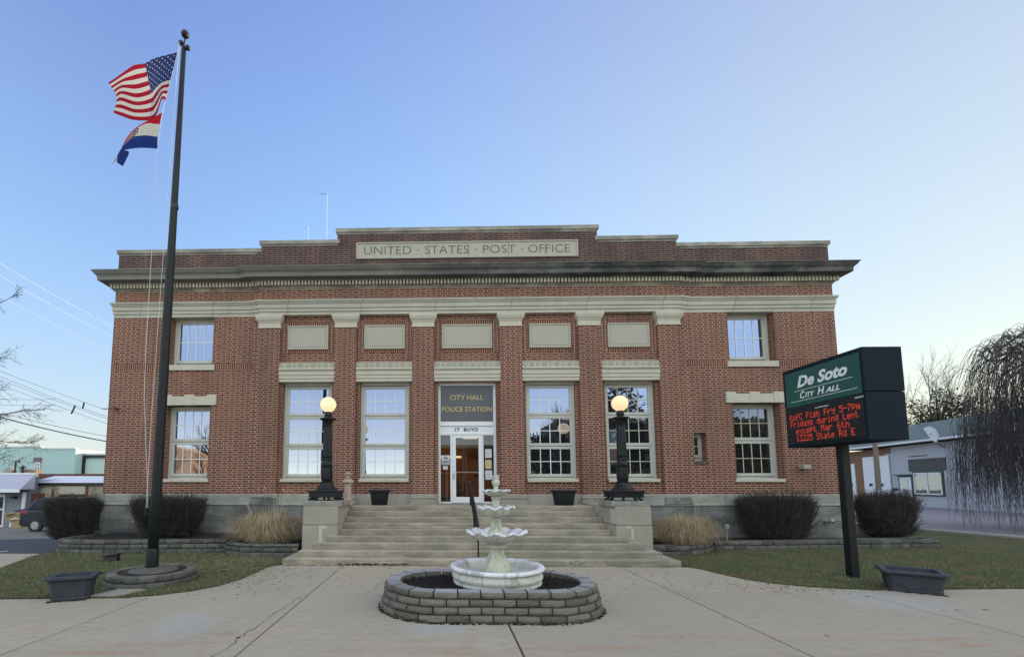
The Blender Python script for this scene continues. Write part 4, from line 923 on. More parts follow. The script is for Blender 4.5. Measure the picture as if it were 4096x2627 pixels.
def usc(t, u, v, uv):
    st = t.m_('MODULO', t.m_('FLOOR', t.m_('MULTIPLY', v, 12.999)), 2)
    c = t.mix(st, (.33, .012, .03), (.60, .585, .56))
    can = t.m_('MULTIPLY', t.m_('LESS_THAN', u, .4), t.m_('LESS_THAN', v, 7/13))
    a = t.m_('MULTIPLY', u, 12/.4/2*1.0); bb = t.m_('MULTIPLY', v, 10*13/7/2)
    def dots(o):
        fx = t.m_('SUBTRACT', t.m_('FRACT', t.m_('ADD', a, o)), .5); fy = t.m_('SUBTRACT', t.m_('FRACT', t.m_('ADD', bb, o)), .5)
        return t.m_('LESS_THAN', t.m_('ADD', t.m_('MULTIPLY', fx, fx), t.m_('MULTIPLY', t.m_('MULTIPLY', fy, fy), .6)), .011)
    star = t.m_('MAXIMUM', dots(0), dots(.5))
    cc = t.mix(star, (.030, .048, .15), (.45, .48, .55))
    return t.mix(can, c, cc)
zf = lambda x, y, d=0: None
def G_(pts):   # picture reading already turned into metres: (x, z, depth offset)
    return [[(a, c, d) for (a, c, d) in col_] for col_ in pts]
US = G_([[(-5.995,10.22,0),(-6.10,9.63,0),(-6.18,9.19,0)],
         [(-6.24,10.11,-.10),(-6.245,9.53,-.10),(-6.28,9.24,.06)],
         [(-6.42,10.03,-.15),(-6.36,9.40,-.12),(-6.37,8.98,.10)],
         [(-6.61,9.95,-.10),(-6.46,9.31,-.08),(-6.44,8.80,.0)],
         [(-6.86,9.955,.0),(-6.78,9.30,.05),(-6.80,8.81,.04)],
         [(-7.12,9.86,.10),(-7.10,9.40,.12),(-7.05,8.91,.08)],
         [(-7.42,9.68,.16),(-7.20,9.33,.10),(-7.27,9.03,.14)]])
flag('national_flag', 'larger flag with red and white stripes and a starred blue canton, flying above the other', US, [0,.15,.27,.4,.6,.8,1], [0,7/13,1], flagmat('stripes flag', usc), 0)
def moc(t, u, v, uv):
    c = t.mix(t.m_('GREATER_THAN', v, .333), (.42, .015, .025), (.60, .57, .52)); c = t.mix(t.m_('GREATER_THAN', v, .667), c, (.022, .045, .21))
    du = t.m_('MULTIPLY', t.m_('SUBTRACT', u, .58), 1.5); dv = t.m_('SUBTRACT', v, .5); d = t.m_('SQRT', t.m_('ADD', t.m_('MULTIPLY', du, du), t.m_('MULTIPLY', dv, dv)))
    c = t.mix(t.m_('LESS_THAN', d, .24), c, (.02, .03, .13)); an = t.m_('ARCTAN2', dv, du)
    ds = t.m_('MULTIPLY', t.m_('MULTIPLY', t.m_('GREATER_THAN', d, .18), t.m_('LESS_THAN', d, .215)), t.m_('GREATER_THAN', t.m_('SINE', t.m_('MULTIPLY', an, 24)), .2))
    c = t.mix(ds, c, (.8, .8, .8)); return t.mix(t.m_('LESS_THAN', d, .145), c, (.55, .24, .08))
MO = G_([[(-6.23,8.95,0),(-6.275,8.70,0),(-6.30,8.44,0),(-6.29,8.19,0)],
         [(-6.52,8.745,-.06),(-6.53,8.69,-.06),(-6.56,8.45,-.06),(-6.60,8.20,-.05)],
         [(-6.72,8.62,-.04),(-6.74,8.57,-.05),(-6.80,8.42,-.05),(-6.76,8.185,-.05)],
         [(-6.91,8.45,.02),(-6.935,8.36,0),(-6.965,8.25,-.02),(-6.93,8.15,-.03)],
         [(-7.06,8.20,.06),(-7.07,8.12,.05),(-7.06,8.07,.0),(-6.84,8.12,-.02)],
         [(-7.22,7.915,.12),(-7.14,7.96,.08),(-7.08,7.93,.04),(-6.96,7.85,.0)]])
flag('state_flag', 'smaller red, white and blue banded flag with a round seal, flying below the striped flag', MO, [0,.32,.5,.7,.85,1], [0,.333,.667,1], flagmat('tricolour flag', moc), 0)

# ================================================================ LOW PLANTERS
def planter(c, ang, L_, W2, h, label):
    T = thing('planter_box', label, 'planter', (c[0], c[1], 0), 'empty charcoal planter boxes on the sidewalk')
    ex = Vector((math.cos(ang), math.sin(ang), 0)); ey = Vector((-math.sin(ang), math.cos(ang), 0))
    def rings(b, prof):   # prof (scale outset, z): chamfered rectangle
        v = []; ch = .045
        for (o, z) in prof:
            a, w2 = L_/2+o, W2/2+o
            for (p, q) in ((-a+ch,-w2),(a-ch,-w2),(a,-w2+ch),(a,w2-ch),(a-ch,w2),(-a+ch,w2),(-a,w2-ch),(-a,-w2+ch)): v.append(Vector((c[0], c[1], z))+ex*p+ey*q)
        k = 8; b.add(v, [(i*k+j, i*k+(j+1)%k, (i+1)*k+(j+1)%k, (i+1)*k+j) for i in range(len(prof)-1) for j in range(k)]+[tuple((len(prof)-1)*k+j for j in range(k))])
    b = MB(); rings(b, [(-.075,.0),(-.045,.012),(-.045,.045),(-.052,.052),(-.046,.08),(-.025,h-.10),(-.012,h-.098),(-.012,h-.082),(-.022,h-.078),(-.022,h-.062)]); b.build('body', 'planter', T)
    b = MB(); rings(b, [(-.022,h-.066),(.012,h-.058),(.032,h-.04),(.03,h-.012),(.012,h-.002),(-.05,h),(-.062,h-.015),(-.07,h-.12)]); b.build('rim', 'planter', T, bevel=.004)
planter((-6.42,-6.48), R(22), .56, .42, .36, 'empty charcoal planter box beside the flagpole ring, left')
planter((6.90,-5.62), R(-36), .70, .62, .335, 'empty charcoal planter box beside the sign post, right')

# ================================================================ ELECTRONIC SIGN
k_ = 1.105
SX, SXB, SN, SF = 6.54, 7.22, -5.50, -3.69
SG = thing('message_sign', 'dark two-sided city hall sign with a red LED message on a square post', 'sign', (6.87,-4.6,0))
b = MB(); b.box(6.80,6.94,-4.67,-4.53,0,2.5); b.build('post', 'iron', SG, bevel=.008)
b = MB(); b.box(SX,SXB,SN,SF,3.335,4.12); b.box(SX+.004,SXB-.004,SN+.004,SF-.004,2.485,3.325); b.box(SX+.03,SXB-.03,SN+.03,SF-.03,3.32,3.34); cb = b.build('cabinet', 'signdark', SG, bevel=.012)
sy = lambda y: -13.29+(y+13.29)*k_; sz = lambda z: 1.733+(z-1.733)*k_
EY = (0,-1,0)
b = MB(); b.box(SX-.004,SX+.01,sy(-6.19),sy(-4.66),sz(3.165),sz(3.82)); gp = b.build('name_face', 'signgreen', cb)
sx_ = SX-.0045
text_mb('De Soto', (sx_,sy(-4.945),sz(3.505)), EY, ZD, abs(sy(-4.945)-sy(-5.97)), sz(3.72)-sz(3.505), .004, shear=.28, off=.034).build('lettering', 'signwhite', cb)
w1 = sy(-4.995)-sy(-5.865)
text_mb('C', (sx_,sy(-4.995),sz(3.295)), EY, ZD, .115, .145, .004, shear=.28, off=.02).build('lettering', 'signwhite', cb)
text_mb('ITY', (sx_,sy(-4.995)-.125,sz(3.297)), EY, ZD, .22, .10, .004, shear=.28, off=.02).build('lettering', 'signwhite', cb)
text_mb('H', (sx_,sy(-4.995)-.42,sz(3.295)), EY, ZD, .16, .145, .004, shear=.28, off=.02).build('lettering', 'signwhite', cb)
text_mb('ALL', (sx_,sy(-4.995)-.595,sz(3.297)), EY, ZD, .31, .10, .004, shear=.28, off=.02).build('lettering', 'signwhite', cb)
b = MB(); b.box(SX-.0075,SX-.003,sy(-6.05),sy(-4.86),sz(3.448),sz(3.456)); b.box(SX-.0075,SX-.003,sy(-6.12),sy(-4.77),sz(3.256),sz(3.264)); pieces(b, 'rule', 'signwhite', cb)
b = MB(); b.box(SX-.004,SX+.01,sy(-6.20),sy(-4.64),2.55,3.30); lf = b.build('led_screen', 'ledface', cb)
text_mb('GALAXY', (SX-.0045,sy(-6.06),sz(3.093)), EY, ZD, .17, .026, .003, off=.02).build('maker_lettering', 'signwhite', cb)
text_mb('DAKTRONICS', (SX-.0045,sy(-5.297),sz(3.064)), EY, ZD, .30, .022, .003, off=.02).build('maker_lettering', 'signwhite', cb)
FONT = {'K':'10001 10010 10100 11000 10100 10010 10001','o':'00000 00000 01110 10001 10001 10001 01110','f':'00110 01001 01000 11100 01000 01000 01000','C':'01110 10001 10000 10000 10000 10001 01110','F':'11111 10000 10000 11110 10000 10000 10000','i':'00100 00000 01100 00100 00100 00100 01110','s':'00000 00000 01111 10000 01110 00001 11110','h':'10000 10000 10110 11001 10001 10001 10001','r':'00000 00000 10110 11001 10000 10000 10000','y':'00000 10001 10001 01111 00001 00001 01110','5':'11111 10000 11110 00001 00001 10001 01110','-':'00000 00000 00000 11111 00000 00000 00000','7':'11111 00001 00010 00100 01000 01000 01000','p':'00000 11110 10001 10001 11110 10000 10000','m':'00000 00000 11010 10101 10101 10101 10101','d':'00001 00001 01101 10011 10001 10001 01111','a':'00000 00000 01110 00001 01111 10001 01111','u':'00000 00000 10001 10001 10001 10011 01101','n':'00000 00000 10110 11001 10001 10001 10001','g':'00000 01111 10001 10001 01111 00001 01110','L':'10000 10000 10000 10000 10000 10000 11111','e':'00000 00000 01110 10001 11111 10000 01110','t':'01000 01000 11100 01000 01000 01001 00110','x':'00000 00000 10001 01010 00100 01010 10001','c':'00000 00000 01110 10000 10000 10001 01110','M':'10001 11011 10101 10101 10001 10001 10001','6':'00110 01000 10000 11110 10001 10001 01110','1':'00100 01100 00100 00100 00100 00100 01110','3':'11111 00010 00100 00010 00001 10001 01110','2':'01110 10001 00001 00010 00100 01000 11111','S':'01111 10000 10000 01110 00001 00001 11110','R':'11110 10001 10001 11110 10100 10010 10001','E':'11111 10000 10000 11110 10000 10000 11111',' ':'00000 00000 00000 00000 00000 00000 00000'}
for txt, y0, y1, z0, z1 in (('KofC Fish Fry 5-7pm',-4.72,-6.145,2.885,2.995),('Fridays during Lent',-4.735,-6.11,2.755,2.865),('except Mar 6th',-4.845,-5.935,2.62,2.73),('13225 State Rd E',-4.845,-6.02,2.485,2.595)):
    y0, y1, z0, z1 = sy(y0), sy(y1), sz(z0)+.035, sz(z1)+.03
    n = len(txt)*6-1; p = (y0-y1)/n; q = (z1-z0)/6.4; b = MB()
    for i, ch in enumerate(txt):
        for rI, rw in enumerate(FONT[ch].split()):
            for cI, bit in enumerate(rw):
                if bit == '1':
                    y = y0-(i*6+cI)*p; z = z1-rI*q; d = p*.31; e = q*.31
                    b.add([(SX-.006,y+d,z-e),(SX-.006,y-d,z-e),(SX-.006,y-d,z+e),(SX-.006,y+d,z+e)], [(0,1,2,3)])
    b.build('led_text', 'led', lf)

# ================================================================ GARDEN WALLS, SMALL THINGS
def wall_run(label, pts, courses, seed, mat='block_dark', top='block_dark', bl=.30, dep=.2):
    T = thing('garden_wall', label, 'garden wall', (pts[0][0], pts[0][1], 0), 'low block walls edging the planting beds'); rnd = random.Random(seed)
    P = [Vector(p) for p in pts]; seg = [(P[i+1]-P[i]).length for i in range(len(P)-1)]; L = sum(seg)
    def fn(s):
        s = max(0, min(L-1e-4, s))
        for i, l in enumerate(seg):
            if s <= l: d = (P[i+1]-P[i])/l; p = P[i]+d*s; return ((p.x, p.y), (d.y, -d.x))
            s -= l
    n = round(L/bl)
    for k, (z0, z1) in enumerate(courses):
        b = MB(); b.tint = []; course_blocks(b, fn, L, n-(k % 2), z0, z1, -.02*k, -dep, rnd, .5*(k % 2)*.98, jit=.008, gapw=.012)
        b.build('block_course', [mat, top], T, bevel=.008)
    return T
def bed(name, label, pts, z):
    b = MB(); b.prism(pts, 0, z); return tag(b.build('soil', 'mulch'), kind='structure')
CS = [(-.03,.11),(.11,.225),(.225,.335)]
wall_run('long low block wall under the left hedges', [(-10.75,-.6),(-10.72,-1.9),(-10.4,-2.2),(-9.6,-2.3),(-8.0,-2.2),(-7.0,-2.08),(-6.25,-1.95)], CS, 21)
wall_run('curved low block wall holding the left clump of dry grass', [(-6.3,-1.75),(-6.15,-2.3),(-5.6,-2.62),(-5.0,-2.72),(-4.2,-2.66)], CS[:2]+[(.225,.30)], 22)
wall_run('short curved block wall holding the right clump of dry grass', [(4.12,-2.2),(4.7,-2.3),(5.3,-2.15),(5.9,-1.75),(6.35,-1.2)], CS[:2], 23)
wall_run('long low block wall under the right hedges', [(6.3,-1.25),(7.0,-1.2),(8.2,-1.12),(10.2,-.9),(12.8,-.65),(12.9,-.1)], CS[:2], 24)
b = MB(); b.prism([(-10.6,.0),(-10.6,-1.85),(-10.3,-2.05),(-9.5,-2.15),(-8,-2.05),(-6.2,-1.8),(-6.2,0)], 0, .27); b.prism([(-6.19,0),(-6.15,-2.1),(-5.5,-2.5),(-4.2,-2.5),(-4.12,0)], 0, .25)
b.prism([(4.12,0),(4.15,-2.1),(4.7,-2.15),(5.3,-2.0),(5.85,-1.6),(6.3,-1.1),(7,-1.08),(8.2,-1.0),(10.2,-.78),(12.75,-.55),(12.8,3),(11.13,3),(11.13,0)], 0, .19); tag(b.build('planting_bed', 'mulch'), kind='structure')
# dead leaves and straw beside the left bed
rnd = random.Random(8); b = MB()
for i in range(500):
    x, y = rnd.gauss(-5.4, .55), rnd.gauss(-3.5, .7)
    if not inside((x, y), LL): continue
    a = rnd.uniform(0, PI); b.obox((x, y, .03), (math.cos(a), math.sin(a), 0), (-math.sin(a), math.cos(a), 0), ZD, rnd.uniform(.01,.06), .003, .002)
tag(b.build('straw_litter', 'bl2'), 'scattered dry straw and leaves on the lawn below the left clump of grass', 'litter', kind='stuff')
# slab, floodlight, stake box
b = MB(); b.prism([(-6.2,-6.42),(-5.78,-6.40),(-5.62,-5.98),(-6.05,-5.92)], 0, .03); tag(b.build('paving_slab', 'conc', origin=(-5.9,-6.2,0)), 'single concrete slab in the grass by the flagpole ring', 'slab')
T = thing('floodlight', 'low dark floodlight housing lying on the left lawn', 'floodlight', (-8.2,-3.3,0))
b = MB(); b.add([(-8.34,-3.42,.01),(-8.04,-3.36,.01),(-8.06,-3.22,.01),(-8.36,-3.28,.01),(-8.31,-3.40,.10),(-8.05,-3.35,.14),(-8.07,-3.22,.16),(-8.33,-3.27,.12)], [(0,3,2,1),(4,5,6,7),(0,1,5,4),(1,2,6,5),(2,3,7,6),(3,0,4,7)]); b.build('housing', 'black', T, bevel=.01)
b = MB(); b.obox((-8.19,-3.31,.145), (.98,.2,.12), (-.2,.98,0), (-.12,0,.99), .17, .10, .012); b.build('visor', 'iron', T)
def stake(x, y, z, h, label):
    T = thing('utility_stake', label, 'utility box', (x, y, z), 'small service boxes by the right foundation')
    b = MB(); b.tube([(x,y,z),(x,y,z+h)], .014, 6); b.build('stem', 'conc', T); b = MB(); b.box(x-.055,x+.055,y-.04,y+.04,z+h-.02,z+h+.10); b.build('box', 'steel', T, bevel=.006)
stake(7.08, -.62, .19, .32, 'small grey service box on a thin stake among the right beds')
T = thing('wall_hydrant', 'small grey pipe fitting on the foundation near the right corner', 'pipe fitting', (10.42,.05,.62))
b = MB(); b.tube([(10.42,.08,.66),(10.42,-.06,.66)], .035, 10); b.tube([(10.42,-.06,.66),(10.42,-.12,.63)], [.055,.04], 10); b.build('valve', 'steel', T)
b = MB(); b.box(10.30,10.40,-.02,.08,.61,.67); b.build('bracket', 'steel', T)
T = thing('wall_lamp', 'small flat wall light fixed to the brick near the right corner', 'wall light', (9.8,.05,3.85-.2))
b = MB(); b.box(9.72,9.93,-.10,.10,2.02,2.14); b.v = [(p[0]-.0, p[1], p[2]+.14) for p in b.v]; b.build('housing', 'conc', T, bevel=.01)
T = thing('security_camera', 'small dark camera bracket on the brick near the left corner', 'camera', (-10.82,.0,4.02))
b = MB(); b.tube([(-10.82,.1,4.03),(-10.82,-.06,4.03),(-10.68,-.12,4.01)], .03, 8); b.build('body', 'iron', T); b = MB(); b.tube([(-10.82,-.04,4.03),(-11.2,-.06,4.02)], .012, 6); b.build('arm', 'iron', T)
# flat white panel hung on the left side wall
b = MB(); b.box(-11.22,-11.13,.3,1.6,4.50,5.38); tag(b.build('side_duct', 'conc', origin=(-11.17,1,4.5)), 'pale panel standing out from the left side wall', 'duct')
# aerials on the roof
T = thing('radio_antenna', 'tall thin mast aerial with a short crossbar on the roof', 'antenna', (-4.9,2,8.45))
b = MB(); b.tube([(-4.9,2,8.4),(-4.93,2,12.3)], .012, 6); b.build('mast', 'steel', T); b = MB(); b.tube([(-5.24,2,12.28),(-4.93,2,12.27)], .012, 5); b.build('crossbar', 'steel', T)
T = thing('radio_antenna', 'short stub aerial with a small round loop on the roof', 'antenna', (-5.59,2,8.45))
b = MB(); b.tube([(-5.585,2,8.4),(-5.6,2,11.03)], .012, 6); b.build('mast', 'steel', T); b = MB(); b.tube([(-5.665+.06*math.cos(a*PI/8),2,10.82+.06*math.sin(a*PI/8)) for a in range(17)], .006, 4); b.build('loop', 'steel', T)

# ================================================================ SHRUBS, GRASS CLUMPS, TREES
M['twig'] = plain('dark hedge twig', (.034, .032, .031), .9, var=.4, scale=3); M['twig2'] = plain('brown hedge twig', (.085, .070, .058), .9, var=.3, scale=3)
M['leafdark'] = plain('small dark hedge leaf', (.020, .030, .014), .7, var=.4, scale=5)
M['bark'] = plain('grey brown bark', (.075, .062, .055), .95, var=.35, scale=6, bump=.5)
M['barkdark'] = plain('dark bark', (.045, .036, .033), .95, var=.35, scale=6, bump=.4)
def thin(b, pts, r0, r1):
    n = len(pts); b.tube(pts, [r0+(r1-r0)*i/(n-1) for i in range(n)], 3, cap=False)
def hedge_mesh(wx, wy, h, n, seed, taper=.62):
    rnd = random.Random(seed); b = MB()
    for i in range(n):
        a = rnd.uniform(0, 2*PI); q = rnd.random()**.42
        tx, ty = q*math.cos(a), q*math.sin(a)
        # a clipped box: push the circle towards a square
        k = 1/max(abs(math.cos(a)), abs(math.sin(a)))**.7; tx *= k; ty *= k
        top = h*(1-.10*(abs(tx)**4))*rnd.uniform(.86, 1.03) if rnd.random() < .36 else h*rnd.uniform(.15, .95)
        if rnd.random() < .05: top = h*rnd.uniform(1.0, 1.13)
        f = top/h; sc2 = taper+(1-taper)*min(1, f*1.25)
        ex, ey = tx*wx/2*sc2, ty*wy/2*sc2; bx, by = ex*.45*(1-f*.3), ey*.45*(1-f*.3)
        z0 = rnd.uniform(0, .35)*top
        m = (ex*.82+rnd.uniform(-.04,.04), ey*.82+rnd.uniform(-.04,.04), (z0+top)/2+rnd.uniform(-.04,.04)); b.cm = 0 if rnd.random() < .74 else 1
        j_ = .05 if rnd.random() < .55 else .15; e = (ex+rnd.uniform(-j_,j_), ey+rnd.uniform(-j_,j_), top)
        thin(b, [(bx, by, z0), m, e], .007, .0025)
        for s in range(3):
            t = rnd.uniform(.35, .98); p = Vector(m).lerp(Vector(e), t) if rnd.random() < .6 else Vector((bx, by, z0)).lerp(Vector(m), t)
            thin(b, [p, p+Vector((rnd.uniform(-.15,.15), rnd.uniform(-.13,.13), rnd.uniform(-.02,.13)))], .0035, .0018)
        if rnd.random() < .5:
            b.cm = 2; p = Vector(m).lerp(Vector(e), rnd.random()); s = .014; d = Vector((rnd.uniform(-1,1), rnd.uniform(-1,1), rnd.uniform(-1,1))).normalized(); o = d.orthogonal().normalized()*s; d = d*s*1.6
            b.add([p, p+d*.5+o*.5, p+d, p+d*.5-o*.5], [(0,1,2,3)])
    return b
def hedge(x, y, z, wx, wy, h, n, seed, label, taper=.62):
    T = thing('hedge', label, 'hedge', (x, y, z), 'clipped leafless hedges against the building')
    b = hedge_mesh(wx, wy, h, n, seed, taper); b.v = [(p[0]+x, p[1]+y, p[2]+z) for p in b.v]; b.build('branches', ['twig','twig2','leafdark'], T)
    rnd = random.Random(seed+50); b = MB()
    for i in range(12): a = rnd.uniform(0, 2*PI); thin(b, [(x+.1*math.cos(a), y+.08*math.sin(a), z-.05), (x+.22*wx*math.cos(a), y+.2*wy*math.sin(a), z+.3*h), (x+.33*wx*math.cos(a), y+.3*wy*math.sin(a), z+.6*h)], .018, .006)
    b.build('stems', 'barkdark', T)
hedge(-11.1, -.95, .15, 1.30, .9, 1.19, 3600, 31, 'dark square leafless hedge at the far left corner of the building', .92)
hedge(-8.35, -1.0, .16, 1.95, 1.0, 1.22, 3600, 32, 'dark spreading leafless hedge right behind the flagpole', .80)
hedge(8.55, -.46, .14, 2.02, .9, 1.26, 4600, 33, 'wide dark leafless hedge under the lower right window', .82)
hedge(12.15, .15, .16, 1.48, .9, 1.27, 4000, 34, 'dark leafless hedge just right of the sign post', .90)
M['dry'] = plain('dry grass blade', (.40, .30, .18), .85, var=.3, scale=3); M['dry2'] = plain('pale dry grass blade', (.60, .50, .33), .85, var=.2, scale=3); M['dry3'] = plain('dark dry grass blade', (.19, .14, .09), .9, var=.3, scale=3)
def clump(x, y, z, rx, ry, h, n, seed, label, plume):
    rnd = random.Random(seed); b = MB()
    for i in range(n):
        a = rnd.uniform(0, 2*PI); q = rnd.random()**.6; ox, oy = q*rx*.45*math.cos(a), q*ry*.45*math.sin(a)
        da = a+rnd.uniform(-.7, .7); L = rnd.uniform(.45, 1.0); up = h*rnd.uniform(.55, 1.02)*(1-.25*q)
        dx, dy = math.cos(da)*rx*.62*L, math.sin(da)*ry*.62*L; wv = rnd.uniform(.002, .0042); kk = rnd.random() < .3; up *= (.6 if kk else 1)*rnd.choice((.8, 1, 1.12)); L *= 1.35 if kk else 1; wob_ = rnd.uniform(-.06, .06); b.cm = rnd.choices((0, 1, 2), (5, 3, 2))[0]
        P = []
        for k in range(6):
            t = k/5; P.append(Vector((x+ox+dx*t**1.3+wob_*math.sin(t*5), y+oy+dy*t**1.3+wob_*math.cos(t*4)*t, z+up*math.sin(min(1, t*1.12)*PI*.5)*(1)-(up*.75*max(0, t-.5)**1.6*2.4)*L)))
        sd_ = Vector((-math.sin(da), math.cos(da), 0)); v = []
        for k, p in enumerate(P): wk = wv*(1-k/6); v += [p-sd_*wk, p+sd_*wk]
        b.add(v, [(2*k, 2*k+1, 2*k+3, 2*k+2) for k in range(5)])
    T = thing('ornamental_grass', label, 'ornamental grass', (x, y, z), 'clumps of dry ornamental grass by the steps'); b.build('blades', ['dry','dry2','dry3'], T)
    b = MB()
    for i in range(plume):
        a = rnd.uniform(-1, 1); p0 = Vector((x+a*rx*.3, y, z+h*.5)); e = Vector((x+a*rx*.62-.12, y+rnd.uniform(-.2,.2), z+h*rnd.uniform(1.1,1.5)))
        thin(b, [p0, p0.lerp(e, .6)+Vector((0,0,.05)), e], .003, .002); thin(b, [e, e+Vector((rnd.uniform(-.08,.02),0,rnd.uniform(-.02,.05)))], .012, .004)
    b.build('plumes', 'dry2', T)
clump(-5.28, -1.72, .22, 1.42, .9, .98, 6000, 41, 'wide clump of drooping straw coloured grass left of the steps', 16)
clump(5.50, -1.42, .17, 1.18, .85, .95, 5000, 42, 'rounded clump of drooping straw coloured grass right of the steps', 4)

def bare_tree(name, label, base, h, seed, r0=.16, lean=(0,0), levels=5, spread=.55, mat='bark', group=None, first=.35, split=3, twig=True, minr=.004, cat='tree'):
    rnd = random.Random(seed); T = thing(name, label, cat, base, group); bt, bc = MB(), MB()
    def grow(p, d, L, r, lv):
        n = 4; P = [p]; dd = d.copy()
        for k in range(n): dd = (dd+Vector((rnd.uniform(-.18,.18), rnd.uniform(-.18,.18), rnd.uniform(-.05,.16)))).normalized(); P.append(P[-1]+dd*L/n)
        rr = [r*(1-.45*k/n) for k in range(n+1)]
        if lv <= 1 or r > .03: bt.tube(P, rr, 6 if r > .03 else 4, cap=False)
        else: bc.tube(P, rr, 3, cap=False)
        if lv >= levels: return
        for k in range(split+(1 if lv > 0 else 0)):
            t = rnd.uniform(first if lv == 0 else .3, 1); i = min(n-1, int(t*n)); q = P[i].lerp(P[i+1], t*n-i)
            a = rnd.uniform(0, 2*PI); o = dd.orthogonal().normalized(); o2 = dd.cross(o); nd = (dd+(o*math.cos(a)+o2*math.sin(a))*rnd.uniform(spread*.6, spread*1.5)).normalized()
            grow(q, nd, L*rnd.uniform(.55, .82), max(minr, r*rnd.uniform(.4, .6)), lv+1)
        grow(P[-1], (dd+Vector((rnd.uniform(-.2,.2), rnd.uniform(-.2,.2), .05))).normalized(), L*.7, max(minr, r*.55), lv+1)
    grow(Vector(base), Vector((lean[0], lean[1], 1)).normalized(), h*.36, r0, 0)
    bt.build('trunk', mat, T); bc.build('crown', mat, T); return T
# tree at the left edge, only its limbs reach into the picture
T = thing('bare_tree', 'bare tree at the left edge whose twiggy branches cross the power lines', 'tree', (-17.0,-.6,-.1)); bt, bc = MB(), MB(); rnd = random.Random(77)
bt.tube([(-17.0,-.6,-.15),(-16.9,-.55,1.5),(-16.7,-.5,3.0),(-16.6,-.4,5.5),(-16.8,-.3,8.0)], [.2,.17,.15,.11,.06], 8)
def spray(p, e, r, n, seed):
    rnd = random.Random(seed); p, e = Vector(p), Vector(e); P = [p.lerp(e, k/6)+Vector((0, rnd.uniform(-.06,.06), rnd.uniform(-.07,.07)+.12*math.sin(k/6*PI))) for k in range(7)]
    bt.tube(P, [.72*r*(1-.8*k/6) for k in range(7)], 5, cap=False); d = (e-p).normalized()
    for i in range(n):
        t = rnd.uniform(.15, 1); k = min(5, int(t*6)); q = P[k].lerp(P[k+1], t*6-k); nd = (d*rnd.uniform(.3,1)+Vector((0, rnd.uniform(-.8,.8), rnd.uniform(-1,1)))).normalized(); L = rnd.uniform(.25, .75)*(1.2-t*.5)
        m = q+nd*L*.5+Vector((0,0,rnd.uniform(-.03,.06))); f = q+nd*L; thin(bc, [q, m, f], .006, .0028)
        for j in range(4):
            g0 = q.lerp(f, rnd.uniform(.3, 1)); thin(bc, [g0, g0+Vector((rnd.uniform(-.04,.22), rnd.uniform(-.12,.12), rnd.uniform(-.14,.14)))], .0045, .0025)
for (p, e, r, n, sd2) in (((-16.7,-.5,3.1),(-12.9,-.2,4.05),.055,60,1),((-16.7,-.5,2.8),(-13.3,0,3.0),.045,60,2),((-16.6,-.4,4.6),(-14.3,0,5.75),.04,26,3),((-16.65,-.4,5.9),(-14.15,0,7.75),.04,22,4),((-16.7,-.5,2.6),(-14.0,.3,2.45),.03,34,5),((-16.6,-.4,3.6),(-13.9,-.3,4.6),.035,34,6),((-16.6,-.4,5.0),(-14.7,.2,4.9),.03,30,7),((-16.6,-.4,6.5),(-17.5,0,10),.05,30,8)): spray(p, e, r, n, sd2)
bt.build('trunk', 'barkdark', T); bc.build('crown', 'barkdark', T)
# weeping tree at the right edge
T = thing('weeping_tree', 'leafless weeping tree with a domed crown hanging over the lawn at the right edge', 'tree', (22.3,2.6,0)); bt, bc = MB(), MB(); rnd = random.Random(9)
WC = Vector((22.3,2.6,0)); bt.tube([WC, WC+Vector((-.1,0,1.6)), WC+Vector((.1,.1,3.4)), WC+Vector((0,0,5.0))], [.28,.23,.2,.13], 8)
tips = []
for i in range(26):
    a = 2*PI*i/26+rnd.uniform(-.1,.1); rr = rnd.uniform(2.1, 3.8); zt = 8.0-.52*rr*rr/4.2+rnd.uniform(-.5,.1); z0 = rnd.uniform(3.4, 5.0); P = []
    for k in range(9):
        t = k/8; r = rr*t**1.15; z = z0+(zt-z0)*math.sin(min(1,t*1.25)*PI/2)*1.08-(1.6*max(0,t-.6)**1.5*2); P.append(WC+Vector((r*math.cos(a+.25*math.sin(3*t+i)), r*math.sin(a+.25*math.sin(3*t+i)), z+rnd.uniform(-.08,.08))))
    bt.tube(P, [.085*(1-.75*k/8) for k in range(9)], 5, cap=False); tips += [(P[k], a) for k in range(2, 9)]
for i in range(1100):     # arching twigs that loop over the dome
    p, a = rnd.choice(tips); a2 = a+rnd.uniform(-1.3,1.3); L = rnd.uniform(.5,1.5); hgt_ = rnd.uniform(.15,.75); P = []
    for k in range(7):
        t = k/6; P.append(p+Vector((math.cos(a2)*L*t, math.sin(a2)*L*t, hgt_*math.sin(t*PI)*(1)-1.5*t**2.2*L)))
    thin(bc, P, .013, .005)
for i in range(2900):    # hanging strands
    a = rnd.uniform(0, 2*PI); q = rnd.random()**.42; zt = rnd.uniform(3.2, 7.2)*(1-.18*q); R0 = 4.0*math.sqrt(max(.02, 1-(zt/8.0)**2.4)) ; r = q*R0
    zb = max(.10, rnd.gauss(1.7, 1.0)) if rnd.random() < .8 else rnd.uniform(.1, 3.6); 
    if zb > zt-.6: continue
    out_ = rnd.uniform(.0, .5)*(zt-zb)/5; P = []
    for k in range(8):
        t = k/7; rr = r+out_*(1-(1-t)**2); ww = .05*math.sin(6*t+i)*t; P.append(WC+Vector(((rr+ww)*math.cos(a+.03*math.sin(i+4*t)), (rr+ww)*math.sin(a+.03*math.sin(i+4*t)), zt+(zb-zt)*t**1.05)))
    thin(bc, P, .0075, .0032)
    if i % 2 == 0:
        for j in range(3): q0 = P[rnd.randint(1,6)]; thin(bc, [q0, q0+Vector((rnd.uniform(-.14,.14), rnd.uniform(-.14,.14), -.2)), q0+Vector((rnd.uniform(-.16,.16), rnd.uniform(-.16,.16), -rnd.uniform(.5,1.1)))], .0055, .003)
